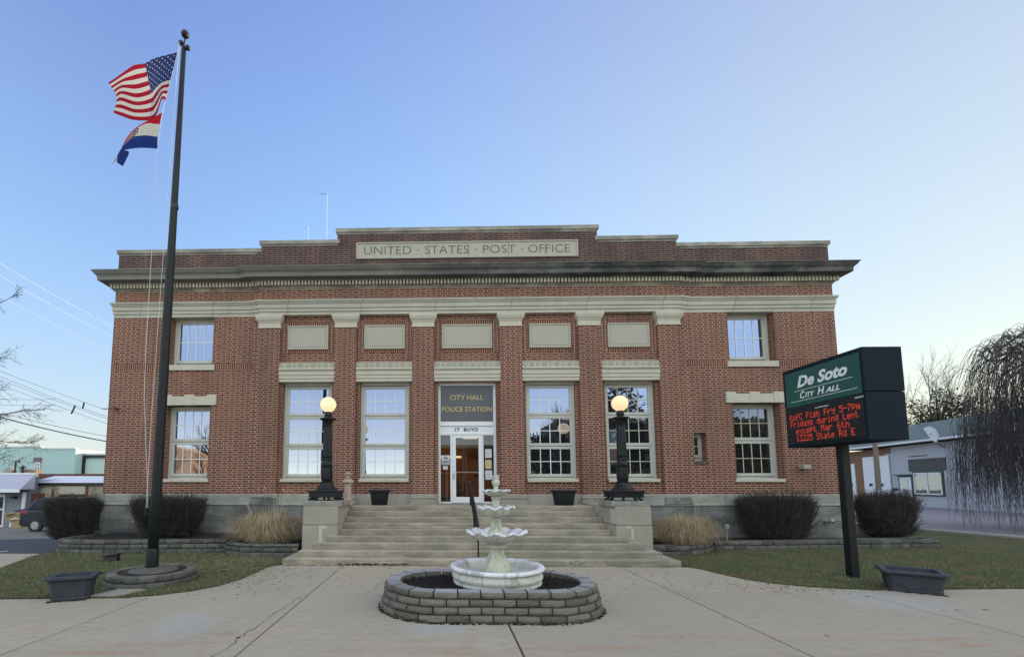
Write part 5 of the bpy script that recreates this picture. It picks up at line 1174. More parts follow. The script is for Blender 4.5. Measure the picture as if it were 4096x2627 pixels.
M['weep'] = plain('grey brown hanging twig', (.086,.076,.072), .9, var=.35, scale=1.5)
bt.build('trunk', 'barkdark', T); bc.build('crown', 'weep', T)
# trees beyond the right building
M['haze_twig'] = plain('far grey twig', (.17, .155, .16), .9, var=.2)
bare_tree('bare_tree', 'tall pale bare tree rising behind the green roofed garage', (52.5,35.5,0), 16, 23, .24, levels=5, spread=.62, mat='haze_twig', minr=.010, first=.6, split=2)
bare_tree('bare_tree', 'smaller bare tree behind the garage, nearest the sign', (48.0,37,0), 9.5, 15, .15, levels=4, spread=.6, mat='haze_twig', minr=.014, first=.3, split=3)
def thicket(name, label, c, rx, ry, z0, z1, n, seed, mats, cat='tree', leaf=.16):
    rnd = random.Random(seed); T = thing(name, label, cat, (c[0], c[1], 0)); b = MB(); bt = MB()
    bt.tube([(c[0],c[1],0),(c[0],c[1],z0),(c[0]+.2,c[1],z1*.8)], [.3,.22,.08], 6)
    cl = [(rnd.uniform(-.8,.8), rnd.uniform(-.8,.8), rnd.uniform(.05,.9), rnd.uniform(.22,.42)) for _ in range(22)]
    for k in cl: thin(bt, [(c[0],c[1],z0+.1*(z1-z0)), (c[0]+k[0]*rx*.6, c[1]+k[1]*ry*.6, z0+(z1-z0)*k[2]*.8), (c[0]+k[0]*rx, c[1]+k[1]*ry, z0+(z1-z0)*k[2])], .09, .03)
    for i in range(n):
        k = rnd.choice(cl); v = Vector((rnd.gauss(0,1), rnd.gauss(0,1), rnd.gauss(0,1))).normalized()*rnd.random()**.5*k[3]
        dome = 1-.35*(k[0]**2)
        p = Vector((c[0]+(k[0]+v.x)*rx, c[1]+(k[1]+v.y)*ry, z0+(z1-z0)*min(1.0, (k[2]*dome+v.z*.8))))
        if p.z < z0-.3: continue
        d = Vector((rnd.uniform(-1,1), rnd.uniform(-1,1), rnd.uniform(-.6,.6))).normalized(); o = d.cross(Vector((rnd.uniform(-1,1), rnd.uniform(-1,1), rnd.uniform(-1,1)))).normalized(); s = leaf*rnd.uniform(.5, 1.3); b.cm = 0 if rnd.random() < .6 else 1
        b.add([p, p+d*s+o*s*.35, p+d*s*2, p+d*s-o*s*.35], [(0,1,2,3)])
    bt.build('trunk', 'barkdark', T); b.build('crown', mats, T); return T
M['ever1'] = plain('dark evergreen foliage', (.020, .026, .016), .8, var=.4); M['ever2'] = plain('olive evergreen foliage', (.042, .044, .022), .8, var=.4)
thicket('evergreen_tree', 'dark rounded evergreen half hidden behind the garage roof', (51.5,34.5), 3.4, 3, 6.0, 11.3, 3600, 3, ['ever1','ever2'])
thicket('evergreen_tree', 'dark evergreen mass behind the weeping tree', (58.5,33.5), 5, 3, 4.0, 10.4, 3600, 4, ['ever1','ever2'])
bare_tree('bare_tree', 'bare tree tangled behind the upper crown of the weeping tree', (61,36,0), 13, 18, .25, levels=4, spread=.6, mat='haze_twig', minr=.02, first=.4)

# ================================================================ RIGHT: THE GARAGE ACROSS THE STREET
GA = Vector((34.3,17.0,0)); gt = Vector((.235,.972,0)).normalized(); gn = Vector((-gt.y, gt.x, 0))   # gn points towards the city hall
def gp(u, dd, z): p = GA+gt*u+gn*dd; return (p.x, p.y, z)
GB = thing('garage_building', 'low lilac-grey painted garage with a green corrugated roof and brick end', 'building', tuple(GA))
M['lilac'] = plain('blue grey painted block', (.47,.475,.52), .85, var=.05, scale=1.2); M['gbrick'] = plain('orange brown brick', (.24, .13, .075), .9, var=.25, scale=20)
def corr(name, c, k=9.0):
    t = NT(name); S = t.sep(); f = t.m_('SINE', t.m_('MULTIPLY', t.m_('ADD', t.m_('MULTIPLY', S[0], gt.x), t.m_('MULTIPLY', S[1], gt.y)), k))
    t.col(t.mix(t.ramp(f, -.3, .9), tuple(v*.55 for v in c), tuple(v*1.6 for v in c))); t.set(.45); t.bump(f, .8, .05); return t.m
M['groof'] = corr('green corrugated roof', (.045, .085, .075), 2*PI/.42)
def gbox(b, u0, u1, d0, d1, z0, z1): b.obox(tuple(GA+gt*((u0+u1)/2)+gn*((d0+d1)/2)+Vector((0,0,(z0+z1)/2))), gt, gn, ZD, (u1-u0)/2, abs(d1-d0)/2, (z1-z0)/2)
b = MB(); gbox(b, -12, 7.9, -12, 0, -.2, 4.7); b.build('wall', 'lilac', GB)
b = MB(); gbox(b, 7.9, 13.2, -12, .06, -.2, 4.65); gbox(b, 7.2, 8.0, -.3, .05, 4.2, 4.65); b.build('brick_wall', 'gbrick', GB)
b = MB(); b.add([gp(-12.5,.65,4.86), gp(13.6,.65,4.86), gp(13.6,-5.6,7.15), gp(-12.5,-5.6,7.15), gp(-12.5,-12,4.8), gp(13.6,-12,4.8), gp(-12.5,.6,4.74), gp(13.6,.6,4.74)], [(0,1,2,3),(3,2,5,4),(0,6,7,1),(1,5,2),(0,3,4)]); rf = b.build('roof', 'groof', GB)
b = MB(); b.tube([gp(-12.5,.72,4.84), gp(13.6,.72,4.84)], .075, 8); b.build('gutter', 'muntin', rf)
b = MB(); b.tube([gp(1.9,.72,4.78), gp(1.9,.4,4.5), gp(1.9,.1,4.3)], .06, 6); b.build('downpipe', 'conc', GB)
for u0, u1, z1 in ((7.32,10.45,4.05),(11.62,14.0,3.55)):
    if u1 > 13.2: u1 = 13.1
    b = MB(); gbox(b, u0, u1, .06, .12, .0, z1); dd = b.build('garage_door', 'alum', GB)
    b = MB(); 
    for k in range(2): uu = u0+(u1-u0)*(.25+.42*k); gbox(b, uu, uu+.42, .115, .135, 1.52, 1.75)
    pieces(b, 'door_window', 'black', dd)
b = MB(); gbox(b, 5.25, 6.4, .0, .07, 0, 2.25); d_ = b.build('door', 'alum', GB); b = MB(); gbox(b, 5.55, 6.1, .065, .09, .9, 2.05); b.build('glass', 'glass', d_)
M['gtrim'] = plain('dark green trim', (.03, .075, .06), .6)
b = MB(); gbox(b, 5.1, 6.55, .0, .05, 0, 2.4); gbox(b, 4.95, 6.7, .0, .3, 2.38, 2.45); b.build('door_trim', 'gtrim', GB)
b = MB(); gbox(b, 2.3, 5.05, .0, .06, .82, 2.66); wn_ = b.build('window', 'gtrim', GB)
b = MB(); gbox(b, 2.45, 4.9, .05, .08, .95, 2.52); b.build('pane', 'glass', wn_)
b = MB()
for (u0,u1,z0,z1) in ((2.42,4.93,.93,1.02),(2.42,4.93,2.46,2.55),(2.42,2.52,.93,2.55),(4.83,4.93,.93,2.55),(3.63,3.74,.93,2.55),(2.42,4.93,1.70,1.78)): gbox(b, u0, u1, .075, .11, z0, z1)
b.build('frame', 'muntin', wn_)
b = MB(); gbox(b, 2.0, 5.4, .0, .04, 2.68, 3.6); b.build('infill_panel', plain('dark block infill', (.10,.095,.10), .9, var=.3, scale=4), GB)
b = MB(); gbox(b, 3.6, 5.3, .0, .05, 3.80, 3.85); gbox(b, 6.75, 7.2, .0, .1, 1.2, 1.38); b.build('bracket', 'black', GB)
b = MB(); p = gp(1.6,.9,5.35); b.add([(p[0],p[1]+.55,p[2]+.35),(p[0]-.1,p[1]+.05,p[2]+.42),(p[0]-.15,p[1]-.35,p[2]+.15),(p[0]-.1,p[1]-.45,p[2]-.3),(p[0]-.05,p[1]-.25,p[2]-.75),(p[0],p[1]+.1,p[2]-.5)], [(0,1,2,3,4,5)]); b.add([(x+.08,y,z) for x,y,z in b.v[:6]], [(5,4,3,2,1,0)])
T = thing('satellite_dish', 'white satellite dish on the edge of the green roof', 'satellite dish', p); b.build('dish', 'alum', T); b = MB(); b.tube([(p[0],p[1],p[2]-.1),(p[0]-.5,p[1]-.1,p[2]-.2)], .03, 5); b.tube([p,(p[0]+.4,p[1],p[2]-.6)], .04, 5); b.build('arm', 'steel', T)
T = thing('utility_pole', 'short weathered wooden post in front of the garage door', 'post', (30,18.97,0)); b = MB(); b.tube([(30,19.0,-.1),(30,18.97,2.5),(30,18.95,4.75)], [.17,.16,.14], 10); b.build('post', plain('weathered timber', (.20,.165,.135), .95, var=.3, scale=5, stretch=(6,6,.5)), T)
b = MB(); b.box(29.8,30.0,18.75,18.85,1.0,1.3); b.build('meter_box', 'steel', T)

# ================================================================ LEFT: SHOPS AND ALLEY
def sc1(x, z, s): return (-.82+(x+.82)*s, 1.733+(z-1.733)*s)
s1_ = 1.559; Y1 = 14.45
def L1(x, z): return sc1(x, z, s1_)
xr = L1(-17.64,0)[0]; xe = L1(-17.41,0)[0]; zb = -.97; zf_ = L1(0,1.51)[1]; ze = L1(0,1.39)[1]; zt = L1(0,2.117)[1]
GY = thing('grey_shop', 'blue grey painted shop with a pale sloping fascia and white door', 'building', (xr, Y1, zb))
M['bluegrey'] = plain('blue grey wall', (.20, .225, .28), .85, var=.08, scale=2); M['lav'] = plain('pale metal fascia', (.40, .41, .52), .5, var=.08, scale=1)
b = MB(); b.box(xr-12, xr, Y1, Y1+.8, zb-.5, zt-.15); b.build('wall', 'bluegrey', GY)
b = MB(); b.add([(xr-12,Y1-.9,zf_),(xe,Y1-.9,zf_),(xe,Y1+.1,zt),(xr-12,Y1+.1,zt),(xe,Y1+1.5,zt),(xr-12,Y1+1.5,zt),(xe,Y1+.1,zf_)], [(0,1,2,3),(3,2,4,5),(1,6,2)]); rf = b.build('roof', 'lav', GY)
b = MB(); b.box(xr-12, xe-.02, Y1-.93, Y1-.85, ze, zf_+.03); b.box(xr-12, xe+.02, Y1+.05, Y1+.2, zt-.02, zt+.09); b.build('fascia', 'alum', rf)
b = MB(); a, c = L1(-19.1,0)[0], L1(-18.51,0)[0]; b.box(a, c, Y1-.06, Y1+.1, zb, L1(0,1.30)[1]-.0); d_ = b.build('door', 'alum', GY); b = MB(); b.box(a+.1, c-.1, Y1-.08, Y1-.05, zb+1.15, L1(0,1.2)[1]); b.box(a+.1, c-.1, Y1-.08, Y1-.05, zb+.12, zb+1.05); b.build('glass', 'glass_dark', d_)
b = MB(); b.tube([(xr-.08,Y1-.1,zb),(xr-.08,Y1-.1,ze)], .1, 8); b.build('downpipe', 'alum', GY)
x, z = L1(-18.12,1.177); b = MB(); b.box(x-.12, x+.12, Y1-.25, Y1, z-.06, z+.08); b.build('wall_light', 'black', GY)
s2_ = 1.0477; Y2 = 15.3
L2 = lambda x, z: sc1(x, z, s2_)
CRM = thing('cream_brick_building', 'low cream painted brick building with a bricked-up arch and snow white roof edge', 'building', (-27, Y2, -1.0))
M['creamb'] = brick('cream painted brick', c1=(.42,.40,.32), c2=(.46,.44,.36), mortar=(.36,.34,.28)); M['creamp'] = plain('cream infill', (.45,.42,.34), .9, var=.06); M['rbrown'] = plain('red brown brick', (.16,.06,.045), .9, var=.2, scale=10); M['white'] = plain('white roof coating', (.62,.64,.72), .7, var=.05)
zt2 = L2(0,1.70)[1]; x0 = L2(-26.5,0)[0]
b = MB(); b.box(x0, -15, Y2, Y2+3, -2.2, zt2); b.build('wall', 'creamb', CRM)
b = MB(); b.box(x0-.1, -15, Y2-.15, Y2+.1, zt2-.05, zt2+.09); b.build('cornice', 'black', CRM)
b = MB(); b.add([(x0-.1,Y2-.1,zt2+.10),(-15,Y2-.1,zt2+.10),(-15,Y2+2,2.20),(x0-.1,Y2+2,2.28)], [(0,1,2,3)]); b.build('roof', 'white', CRM)
a, c = L2(-25.70,0)[0], L2(-25.04,0)[0]; za = L2(0,1.30)[1]
b = MB(); pts = [(a,Y2-.02,.45),(c,Y2-.02,.45)]+[(a+(c-a)*(1-k/8), Y2-.02, za+.22*math.sin(PI*k/8)) for k in range(9)]; b.add(pts, [tuple(range(11))]); b.build('infill_panel', 'creamp', CRM)
b = MB(); b.box(c, c+.12, Y2-.05, Y2+.05, -.6, za+.05); g0, g1 = L2(-24.55,0)[0], L2(-22.9,0)[0]; zg = L2(0,1.61)[1]; zgb = L2(0,1.08)[1]; b.box(g1, g1+.16, Y2-.05, Y2+.05, zgb-1.2, zg); b.box(g0, g1, Y2-.04, Y2+.05, zg-.02, zg+.06); pieces(b, 'brick_jamb', 'rbrown', CRM)
b = MB(); b.box(g0, g1, Y2-.06, Y2+.05, zgb, zg-.02); b.build('shutter', 'creamp', CRM); b = MB(); b.box(g0, g1, Y2-.045, Y2+.05, zgb-1.6, zgb); b.build('opening', 'inner', CRM)
x1_, z1_ = sc1(-17.45, 0, s1_); b = MB(); b.box(xr+.08, xr+.42, Y1+.3, Y1+.84, -1.0, L1(0,1.33)[1]); o = tag(b.build('brick_pier', 'rbrown', origin=(xr+.3,Y1+.4,-1)), 'narrow red brick pier between the grey shop and the cream building', 'pier')
b = MB(); b.box(-30.5, -15, 18.9, 19.3, -1, sc1(0,2.37,1.141)[1]); o = tag(b.build('brick_parapet', 'rbrown', origin=(-24,19,-1)), 'long red brown brick wall top behind the white roof', 'wall')
s3_ = 1.3465; Y3 = 45; L3 = lambda x, z: sc1(x, z, s3_)
TL = thing('teal_building', 'long pale turquoise painted brick building behind the shops', 'building', (-55, Y3, -1.8))
M['teal'] = plain('turquoise painted brick', (.38,.53,.54), .85, var=.12, scale=.8); M['teal2'] = plain('pale turquoise wall', (.46,.60,.56), .85, var=.1, scale=.8)
xr3 = L3(-37.15,0)[0]; xs3 = L3(-40.75,0)[0]; zt3 = L3(0,5.35)[1]; zs3 = L3(0,5.16)[1]
b = MB(); b.box(-85, xs3, Y3, Y3+20, -3, zt3); b.box(xs3-.01, xr3, Y3+.01, Y3+20, -3, zs3); wl = b.build('wall', 'teal', TL)
b = MB(); b.box(-85, xs3+.1, Y3-.1, Y3+.3, zt3, zt3+.18); b.box(xs3+.1, xr3+.1, Y3-.1, Y3+.3, zs3, zs3+.18); b.build('coping', 'white', wl)
zt4 = L3(0,4.6)[1]; b = MB(); b.box(xr3, xr3+14, Y3+1.5, Y3+16, -3, zt4); b.build('annex', 'teal2', TL); b = MB(); b.box(xr3-.2, xr3+14, Y3+1.2, Y3+1.6, zt4-.3, zt4+.05); b.box(xr3-.1, xr3+.25, Y3+1.2, Y3+1.5, -3, zt4-.3); b.build('annex_trim', 'black', TL); b = MB(); b.box(xr3, xr3+14, Y3+1.6, Y3+16, zt4+.05, zt4+.35); b.build('annex_roof', 'white', TL)
a, c = L3(-41.35,0)[0], L3(-40.62,0)[0]; z0_, z1_, z2_ = L3(0,3.07)[1], L3(0,3.82)[1], L3(0,4.34)[1]
b = MB(); b.box(a-.02, c+.15, Y3-.05, Y3+.1, z1_, z2_); b.build('bricked_window', plain('brown infill brick', (.16,.13,.15), .9, var=.2, scale=4), TL)
b = MB(); b.box(a+.25, c-.05, Y3-.06, Y3+.1, z0_, z1_); w_ = b.build('window', 'black', TL); b = MB()
for k in range(4): xx = a+.25+(c-a-.3)*k/3; b.box(xx-.05, xx+.05, Y3-.1, Y3-.05, z0_, z1_)
for k in range(3): zz = z0_+(z1_-z0_)*k/2; b.box(a+.2, c, Y3-.095, Y3-.05, zz-.05, zz+.05)
b.build('frame', 'muntin', w_)
b = MB(); xa, za = sc1(-28.4,2.36,1.42); xb_, zb_ = sc1(-27.35,2.66,1.42); b.box(xa, xb_, 27.2, 27.9, za-.1, zb_); tag(b.build('chimney', plain('tan chimney brick', (.32,.22,.17), .9), origin=(xa,27.5,za)), 'broad tan brick chimney base on the low roof line', 'chimney')
T = thing('vent_pipe', 'taller dark hooked vent pipe on the flat roof at the left', 'vent pipe', (*[sc1(-28.6,2.44,1.42)[0]], 27, 2.7)); b = MB(); x, z = sc1(-28.6,2.44,1.42); b.tube([(x,27,z-.2),(x+.05,27,z+1.1),(x+.35,27,z+1.15),(x+.4,27,z+.95)], .07, 6); b.build('pipe', 'black', T)
T = thing('vent_pipe', 'shorter dark vent pipe on the flat roof at the left', 'vent pipe', (x+.8, 27, 2.7)); b = MB(); b.tube([(x+.75,27,z-.2),(x+.78,27,z+.7)], .08, 6); b.tube([(x+.6,27,z+.45),(x+.95,27,z+.5)], .12, 6); b.build('pipe', 'black', T)
b = MB(); b.box(x-1.1, x-.35, 27, 27.6, z-.1, z+.25); b.box(x-.95, x-.45, 27.02, 27.5, z+.25, z+.45); tag(b.build('roof_unit', 'conc', origin=(x-.7,27.3,z)), 'small pale rooftop air unit beside the vent pipes', 'air unit')
# dumpster, rubbish, car
DX, DZ = sc1(-17.15,0,1.578)[0], -.92
T = thing('dumpster', 'dark blue wheeled dumpster beside the heap of rubbish', 'dumpster', (DX+.7,14,DZ)); M['blue'] = plain('dark blue steel', (.012,.025,.11), .5, var=.2)
b = MB(); b.add([(DX,13.6,DZ+.1),(DX+1.7,13.6,DZ+.1),(DX+1.7,14.6,DZ+.1),(DX,14.6,DZ+.1),(DX-.12,13.45,DZ+.95),(DX+1.8,13.45,DZ+.95),(DX+1.8,14.7,DZ+1.1),(DX-.12,14.7,DZ+1.1)], [(0,3,2,1),(4,5,6,7),(0,1,5,4),(1,2,6,5),(2,3,7,6),(3,0,4,7)]); b.build('body', 'blue', T, bevel=.03)
b = MB(); b.obox((DX+.85,14.05,DZ+1.08), (1,0,0), (0,.99,.12), (0,-.12,.99), 1.0, .68, .03); b.build('lid', 'blue', T); b = MB()
for q in (.2, 1.5): b.box(DX+q-.05, DX+q+.05, 13.7, 13.9, DZ, DZ+.12)
pieces(b, 'wheel', 'black', T)
M['card'] = plain('cardboard', (.36,.27,.14), .9, var=.2); M['redp'] = plain('red packaging', (.32,.03,.04), .7); rnd = random.Random(6)
items = [('cardboard_box','brown cardboard box at the right end of the rubbish heap',-16.85,.0,.42,.30,'card'),('cardboard_box','torn cardboard box in the middle of the rubbish heap',-17.08,.0,.40,.36,'card'),('cardboard_box','red printed box low in the rubbish heap',-17.27,.0,.30,.32,'redp'),('cardboard_box','large tan box standing high at the left of the rubbish heap',-17.42,.28,.52,.30,'card'),('foam_sheet','white foam sheet leaning on top of the rubbish heap',-17.12,.34,.5,.28,'paper'),('foam_sheet','white board propped at the left foot of the rubbish heap',-17.55,.0,.16,.40,'paper'),('cardboard_box','white printed box in front of the red one in the rubbish heap',-17.22,.05,.22,.34,'paper')]
for nm, lab, x, z, wd, h, mt in items:
    xx, zz = sc1(x,0,1.56)[0], DZ+.02+z*1.5; T = thing(nm, lab, 'rubbish', (xx,13.3,zz), 'rubbish heaped by the grey shop'); b = MB(); a = rnd.uniform(-.4,.4)
    dp = .22 if nm == 'cardboard_box' else .04; b.obox((xx,13.3+rnd.uniform(-.15,.2),zz+h*.7), (math.cos(a),math.sin(a),0), (-math.sin(a),math.cos(a),0), ZD, wd*.7, dp, h*.7); b.build('body', mt, T, bevel=.01)
    if nm == 'cardboard_box': b = MB(); b.obox((xx-.05,13.1,zz+h*1.4), (math.cos(a),math.sin(a),.15), (-math.sin(a),math.cos(a),.3), (0,-.3,.95), wd*.68, .12, .006); b.build('flap', mt, T)
# SUV, tail to the left
CX, CY, CZ = -21.65, 9.3, -.66
T = thing('parked_car', 'dark blue SUV parked tail-first behind the left corner hedge', 'car', (CX+2.2,CY,CZ)); M['carp'] = plain('dark blue car paint', (.02,.03,.05), .25, metal=.4, var=.1); M['tail'] = plain('red tail lamp', (.35,.02,.02), .3)
def cprism(b, prof, y0, y1):
    n = len(prof); v = [(CX+p[0], y0, CZ+p[1]) for p in prof]+[(CX+p[0], y1, CZ+p[1]) for p in prof]; b.add(v, [tuple(range(n)), tuple(range(2*n-1,n-1,-1))]+[(i+n,(i+1)%n+n,(i+1)%n,i) for i in range(n)])
b = MB(); cprism(b, [(0,.45),(.05,.32),(.45,.28),(4.3,.28),(4.55,.4),(4.6,.75),(4.4,.95),(3.4,1.08),(.15,1.08),(.02,.9)], CY-.9, CY+.9); b.build('body', 'carp', T, bevel=.06)
b = MB(); cprism(b, [(.15,1.06),(.62,1.60),(.95,1.68),(2.4,1.68),(3.4,1.07)], CY-.76, CY+.76); cab = b.build('cabin', 'glass_dark', T, bevel=.04); b = MB(); cprism(b, [(.60,1.62),(.95,1.695),(2.4,1.695),(2.5,1.66),(.7,1.58)], CY-.77, CY+.77); b.build('roof_panel', 'carp', cab)
for sy_ in (-.91, .80):
    b = MB(); b.box(CX-.02, CX+.42, CY+sy_, CY+sy_+.12, CZ+.93, CZ+1.04); b.build('tail_light', 'tail', T)
    for wx_ in (.85, 3.65):
        b = MB(); k = 18; v = [(CX+wx_+.35*math.cos(2*PI*j/k), CY+sy_+dy, CZ+.35+.35*math.sin(2*PI*j/k)) for dy in (-.01,.13) for j in range(k)]; b.add(v, [(j,(j+1)%k,k+(j+1)%k,k+j) for j in range(k)]+[tuple(range(k))[::-1], tuple(range(k,2*k))]); wh = b.build('wheel', 'black', T)
        b = MB(); v = [(CX+wx_+.2*math.cos(2*PI*j/k), CY+sy_-.015, CZ+.35+.2*math.sin(2*PI*j/k)) for j in range(k)]; b.add(v, [tuple(range(k))[::-1]]); b.build('rim', 'steel', wh)
# overhead wires on the left, each its own thing
M['wired'] = plain('dark grey wire', (.06,.065,.075), .7)
def wire(label, a, c, sag=.15, r=.010, mat='wired', grp='overhead wires left of the city hall'):
    a, c = Vector(a), Vector(c); P = [a.lerp(c, k/10)-Vector((0,0,sag*4*(k/10)*(1-k/10))) for k in range(11)]; b = MB(); b.tube(P, r, 4, cap=False)
    return tag(b.build('overhead_wire', mat, origin=tuple(a)), label, 'wire', grp)
M['wirew'] = plain('pale wire', (.8,.85,.85), .4)  # pale tone for the three upper wires
wire('topmost pale overhead wire, starting at the insulator on the left edge', (-22.6,6,12.75), (-14.2,6,8.1), .15, .013, 'wirew'); wire('second pale overhead wire just under the topmost one', (-22.6,6,12.2), (-14.2,6,7.7), .2, .013, 'wirew'); wire('third and faintest pale overhead wire', (-22.6,6,11.2), (-14.2,6,7.1), .2, .010, 'wirew')
wire('uppermost dark wire of the lower bundle', (-24,8,7.80), (-15.5,8,4.80), .1); wire('second dark wire of the lower bundle', (-24,8,7.55), (-15.5,8,4.45), .1); wire('third dark wire of the lower bundle', (-24,8,7.35), (-15.5,8,4.33), .05); wire('fourth dark wire of the lower bundle', (-24,8,7.1), (-15.5,8,4.1), .05)
wire('thick black cable sloping down below the bundle', (-24,8,5.40), (-15.5,8,3.52), .15, .035); wire('thin wire just above the thick cable', (-22.5,8,5.2), (-15.5,8,3.75), .08, .014)
wire('level wire crossing at the left edge, upper', (-24,8,6.0), (-19.9,8,5.9), .05, .01); wire('level wire crossing at the left edge, lower', (-24,8,5.72), (-20.1,8,5.6), .05, .01)
for (xa, za, xb_, zb_, lab) in ((-18.43,5.73,-18.49,5.42,'right one of two short spacer bars on the wires'),(-18.87,5.59,-19.04,5.16,'left one of two short spacer bars on the wires')):
    b = MB(); b.tube([(xa,8,za),(xb_,8,zb_)], .035, 6); tag(b.build('wire_spacer', 'black', origin=(xa,8,za)), lab, 'spacer', 'spacer bars on the overhead wires')

# ================================================================ ADDED SUN-BLOCKING RIDGE, AND THE STREET BEHIND THE VIEWER (seen in the window reflections)
M['sun_block'] = plain('sun blocking ridge', (.05, .05, .04), .95, var=.3, scale=.05)
b = MB(); n = 40; V = []  # unseen ridge, added only to keep the low sun off the scene
for i in range(n+1):
    a = R(54+11.2*i/n); h = 39+3*math.sin(i*1.3)+2*math.sin(i*.5); 
    if i < 2: h = 14+12*i
    for (r, z) in ((360,-2),(400,h),(470,h-4),(600,-2)): V.append((r*math.sin(a), -13+r*math.cos(a), z))
b.add(V, [(i*4+k, i*4+k+1, (i+1)*4+k+1, (i+1)*4+k) for i in range(n) for k in range(3)]); tag(b.build('sun_block_ridge', 'sun_block'), kind='structure')
thicket('roadside_tree', 'dark bushy tree across the street, reflected in the lower right window', (38,-46), 7, 4, .5, 12, 7000, 61, ['ever1','ever2'], leaf=.42)
thicket('roadside_tree', 'dark bushy tree across the street, reflected in the rightmost tall window', (23,-42), 6, 4, .5, 13, 7000, 62, ['ever1','ever2'], leaf=.42)
thicket('roadside_tree', 'lower dark tree across the street, reflected in the tall window right of the door', (13,-42), 4.5, 3, .3, 7.6, 5000, 63, ['ever1','ever2'], leaf=.38)
bare_tree('bare_tree', 'bare tree across the street, reflected in the left windows', (-26,-34,0), 9, 64, .22, levels=4, mat='barkdark', minr=.012)
bare_tree('bare_tree', 'bare tree across the street, reflected above the dark trees', (16,-38,0), 12, 65, .25, levels=5, mat='bark', minr=.014)
T = thing('corner_shop', 'tan brick shop across the street, reflected in the lower left window', 'building', (-35,-42,0)); b = MB(); b.box(-44,-27,-50,-40,0,4.6); b.add([(-44.2,-50.2,4.6),(-26.8,-50.2,4.6),(-26.8,-39.8,4.6),(-44.2,-39.8,4.6),(-35.5,-50.2,6.6),(-35.5,-39.8,6.6)], [(0,1,4),(3,5,2),(0,4,5,3),(1,2,5,4)]); b.build('wall', plain('tan brick', (.85,.56,.33), .9, var=.1), T); b = MB()
for q in (-41,-36,-31): b.box(q-.9, q+.9, -40.02, -39.97, 1, 2.6)
b.build('window', 'glass_dark', T)

T = thing('brick_shop', 'brown brick shop across the street, reflected in the entrance door', 'building', (3.5,-44,0)); b = MB(); b.box(-2.5,11,-52,-41,0,6.3); b.build('wall', plain('brown brick', (.30,.14,.07), .9, var=.1), T); b = MB(); b.box(-2.6,11.1,-41.2,-40.9,6.1,6.5); b.build('cornice', 'stone', T)
T = thing('warehouse', 'long dark brick warehouse across the street, reflected in the rightmost windows', 'building', (48,-56,0)); b = MB(); b.box(17,75,-66,-56,0,11.5); b.build('wall', plain('dark brick', (.07,.045,.04), .9, var=.1), T); b = MB(); b.box(16.9,75.1,-56.1,-55.9,11.3,11.8); b.build('cornice', 'found', T)

# ragged turf creeping over the paving edge, fallen leaves on the paving
rnd = random.Random(90)
def fringe(P, seed, label):
    rnd = random.Random(seed); b = MB()
    for i in range(len(P)-1):
        a, c = Vector(P[i]), Vector(P[i+1]); L = (c-a).length; q = Vector(((c-a).y, -(c-a).x)).normalized()
        for k in range(int(L*420)):
            p = a.lerp(c, rnd.random())+q*(rnd.gauss(0, .022)+.012*math.sin(k*.7)); h = rnd.uniform(.008, .035); an = rnd.uniform(0, 2*PI); dx, dy = math.cos(an)*.005, math.sin(an)*.005
            b.cm = rnd.choices((0, 1, 2), (3, 3, 4))[0]; l = q*rnd.uniform(-.01, .045)
            b.add([(p.x-dx, p.y-dy, .002), (p.x+dx, p.y+dy, .002), (p.x+l.x, p.y+l.y, h)], [(0,1,2)])
    return tag(b.build('grass', ['bl1','bl2','bl3']), label, 'grass', kind='stuff')
fringe([(-4.28,-3.6),(-4.45,-3.9),(-4.47,-4.5),(-4.49,-5.1),(-4.62,-5.58),(-4.87,-5.96),(-5.27,-6.26),(-5.62,J2(-5.62)+.03),(-7.48,J2(-7.48)+.03),(-8.3,-5.8),(-9.2,-4.9)][::-1], 1, 'ragged grass fringe along the paving edge of the left lawn')
fringe([(14,J2(14)+.03),(8.8,J2(8.8)+.03),(6.28,J2(6.28)+.03),(5.92,-5.54),(5.42,-5.40),(5.03,-5.17),(4.78,-4.90),(4.63,-4.48),(4.53,-3.93),(4.36,-3.62)][::-1], 2, 'ragged grass fringe along the paving edge of the right lawn')
b = MB()
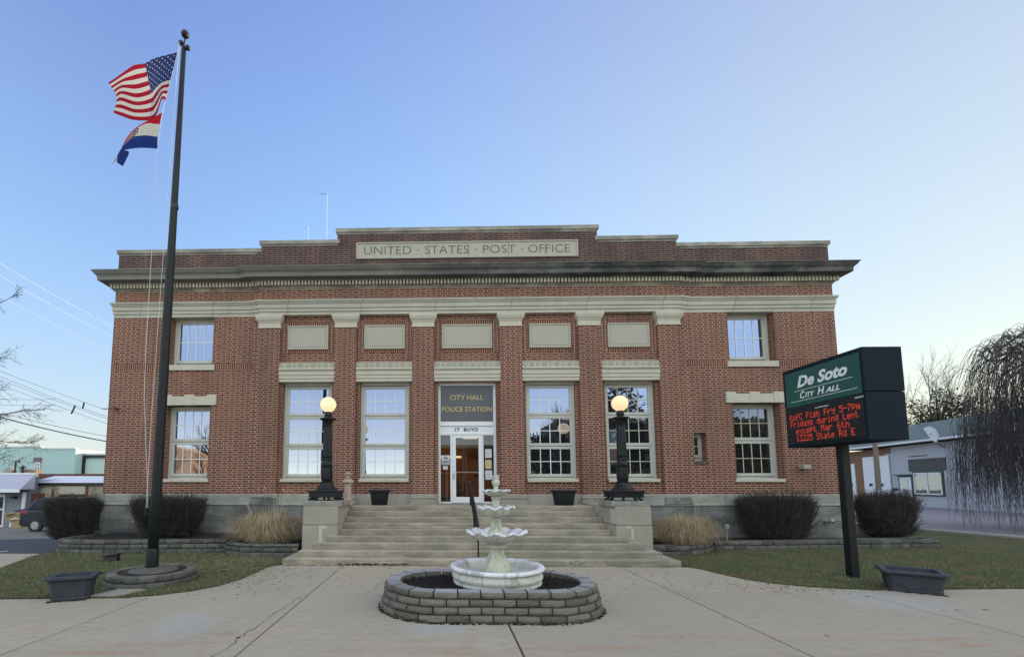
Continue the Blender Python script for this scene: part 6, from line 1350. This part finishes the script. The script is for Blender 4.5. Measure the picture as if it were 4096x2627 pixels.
for i in range(900):
    z = rnd.random()
    if z < .35: x, y = rnd.gauss(-4.35, .35), rnd.gauss(-4.6, .8)
    elif z < .6: x, y = rnd.gauss(5.1, .6), rnd.gauss(-5.45, .25)
    elif z < .8: x, y = rnd.uniform(-4.2, 4.2), -3.67-abs(rnd.gauss(0, .04))
    else: x, y = rnd.uniform(-4.0, 4.5), rnd.uniform(-5.8, -3.8)
    b.cm = rnd.choice((0, 1)); a = rnd.uniform(0, PI); s_ = rnd.uniform(.004, .014)
    b.obox((x, y, .016 if inside((x, y), LL) or inside((x, y), LR) else .004), (math.cos(a), math.sin(a), 0), (-math.sin(a), math.cos(a), 0), ZD, s_*1.6, s_*.7, .002)
tag(b.build('leaf_litter', ['bl3','bl2']), 'crumbs of dead leaves scattered on the paving and against the steps', 'litter', kind='stuff')

# dark dirt crumbs laid as contact shade at the feet of things
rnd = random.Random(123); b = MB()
def shade_grit(x, y, n, sx_, sy_):
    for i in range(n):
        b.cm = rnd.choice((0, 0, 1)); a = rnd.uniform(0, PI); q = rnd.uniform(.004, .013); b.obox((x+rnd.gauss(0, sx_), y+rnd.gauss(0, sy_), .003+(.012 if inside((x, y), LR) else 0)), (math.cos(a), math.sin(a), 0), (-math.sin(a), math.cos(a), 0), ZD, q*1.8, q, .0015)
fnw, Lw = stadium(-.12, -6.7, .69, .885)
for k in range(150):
    (px_, py_), q = fnw(Lw*k/150+rnd.uniform(-.03, .03)); shade_grit(px_, py_, 5, .012, .012)
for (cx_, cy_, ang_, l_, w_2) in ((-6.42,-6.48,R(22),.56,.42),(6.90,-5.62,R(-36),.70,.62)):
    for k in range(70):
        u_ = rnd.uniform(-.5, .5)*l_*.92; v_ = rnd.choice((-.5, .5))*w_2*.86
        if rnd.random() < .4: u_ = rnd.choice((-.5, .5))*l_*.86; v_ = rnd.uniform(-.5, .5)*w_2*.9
        shade_grit(cx_+u_*math.cos(ang_)-v_*math.sin(ang_), cy_+u_*math.sin(ang_)+v_*math.cos(ang_), 3, .012, .012)
for k in range(120): shade_grit(rnd.uniform(-4.2, 4.2), -3.67, 3, .05, .008)
for k in range(60): shade_grit(6.87+rnd.gauss(0, .07), -4.6+rnd.gauss(0, .07), 2, .02, .02)
tag(b.build('shade_grit', ['mulch','bl3']), 'dark dirt crumbs laid as contact shade along the feet of the fountain wall, planters and steps', 'shade_grit', kind='stuff')
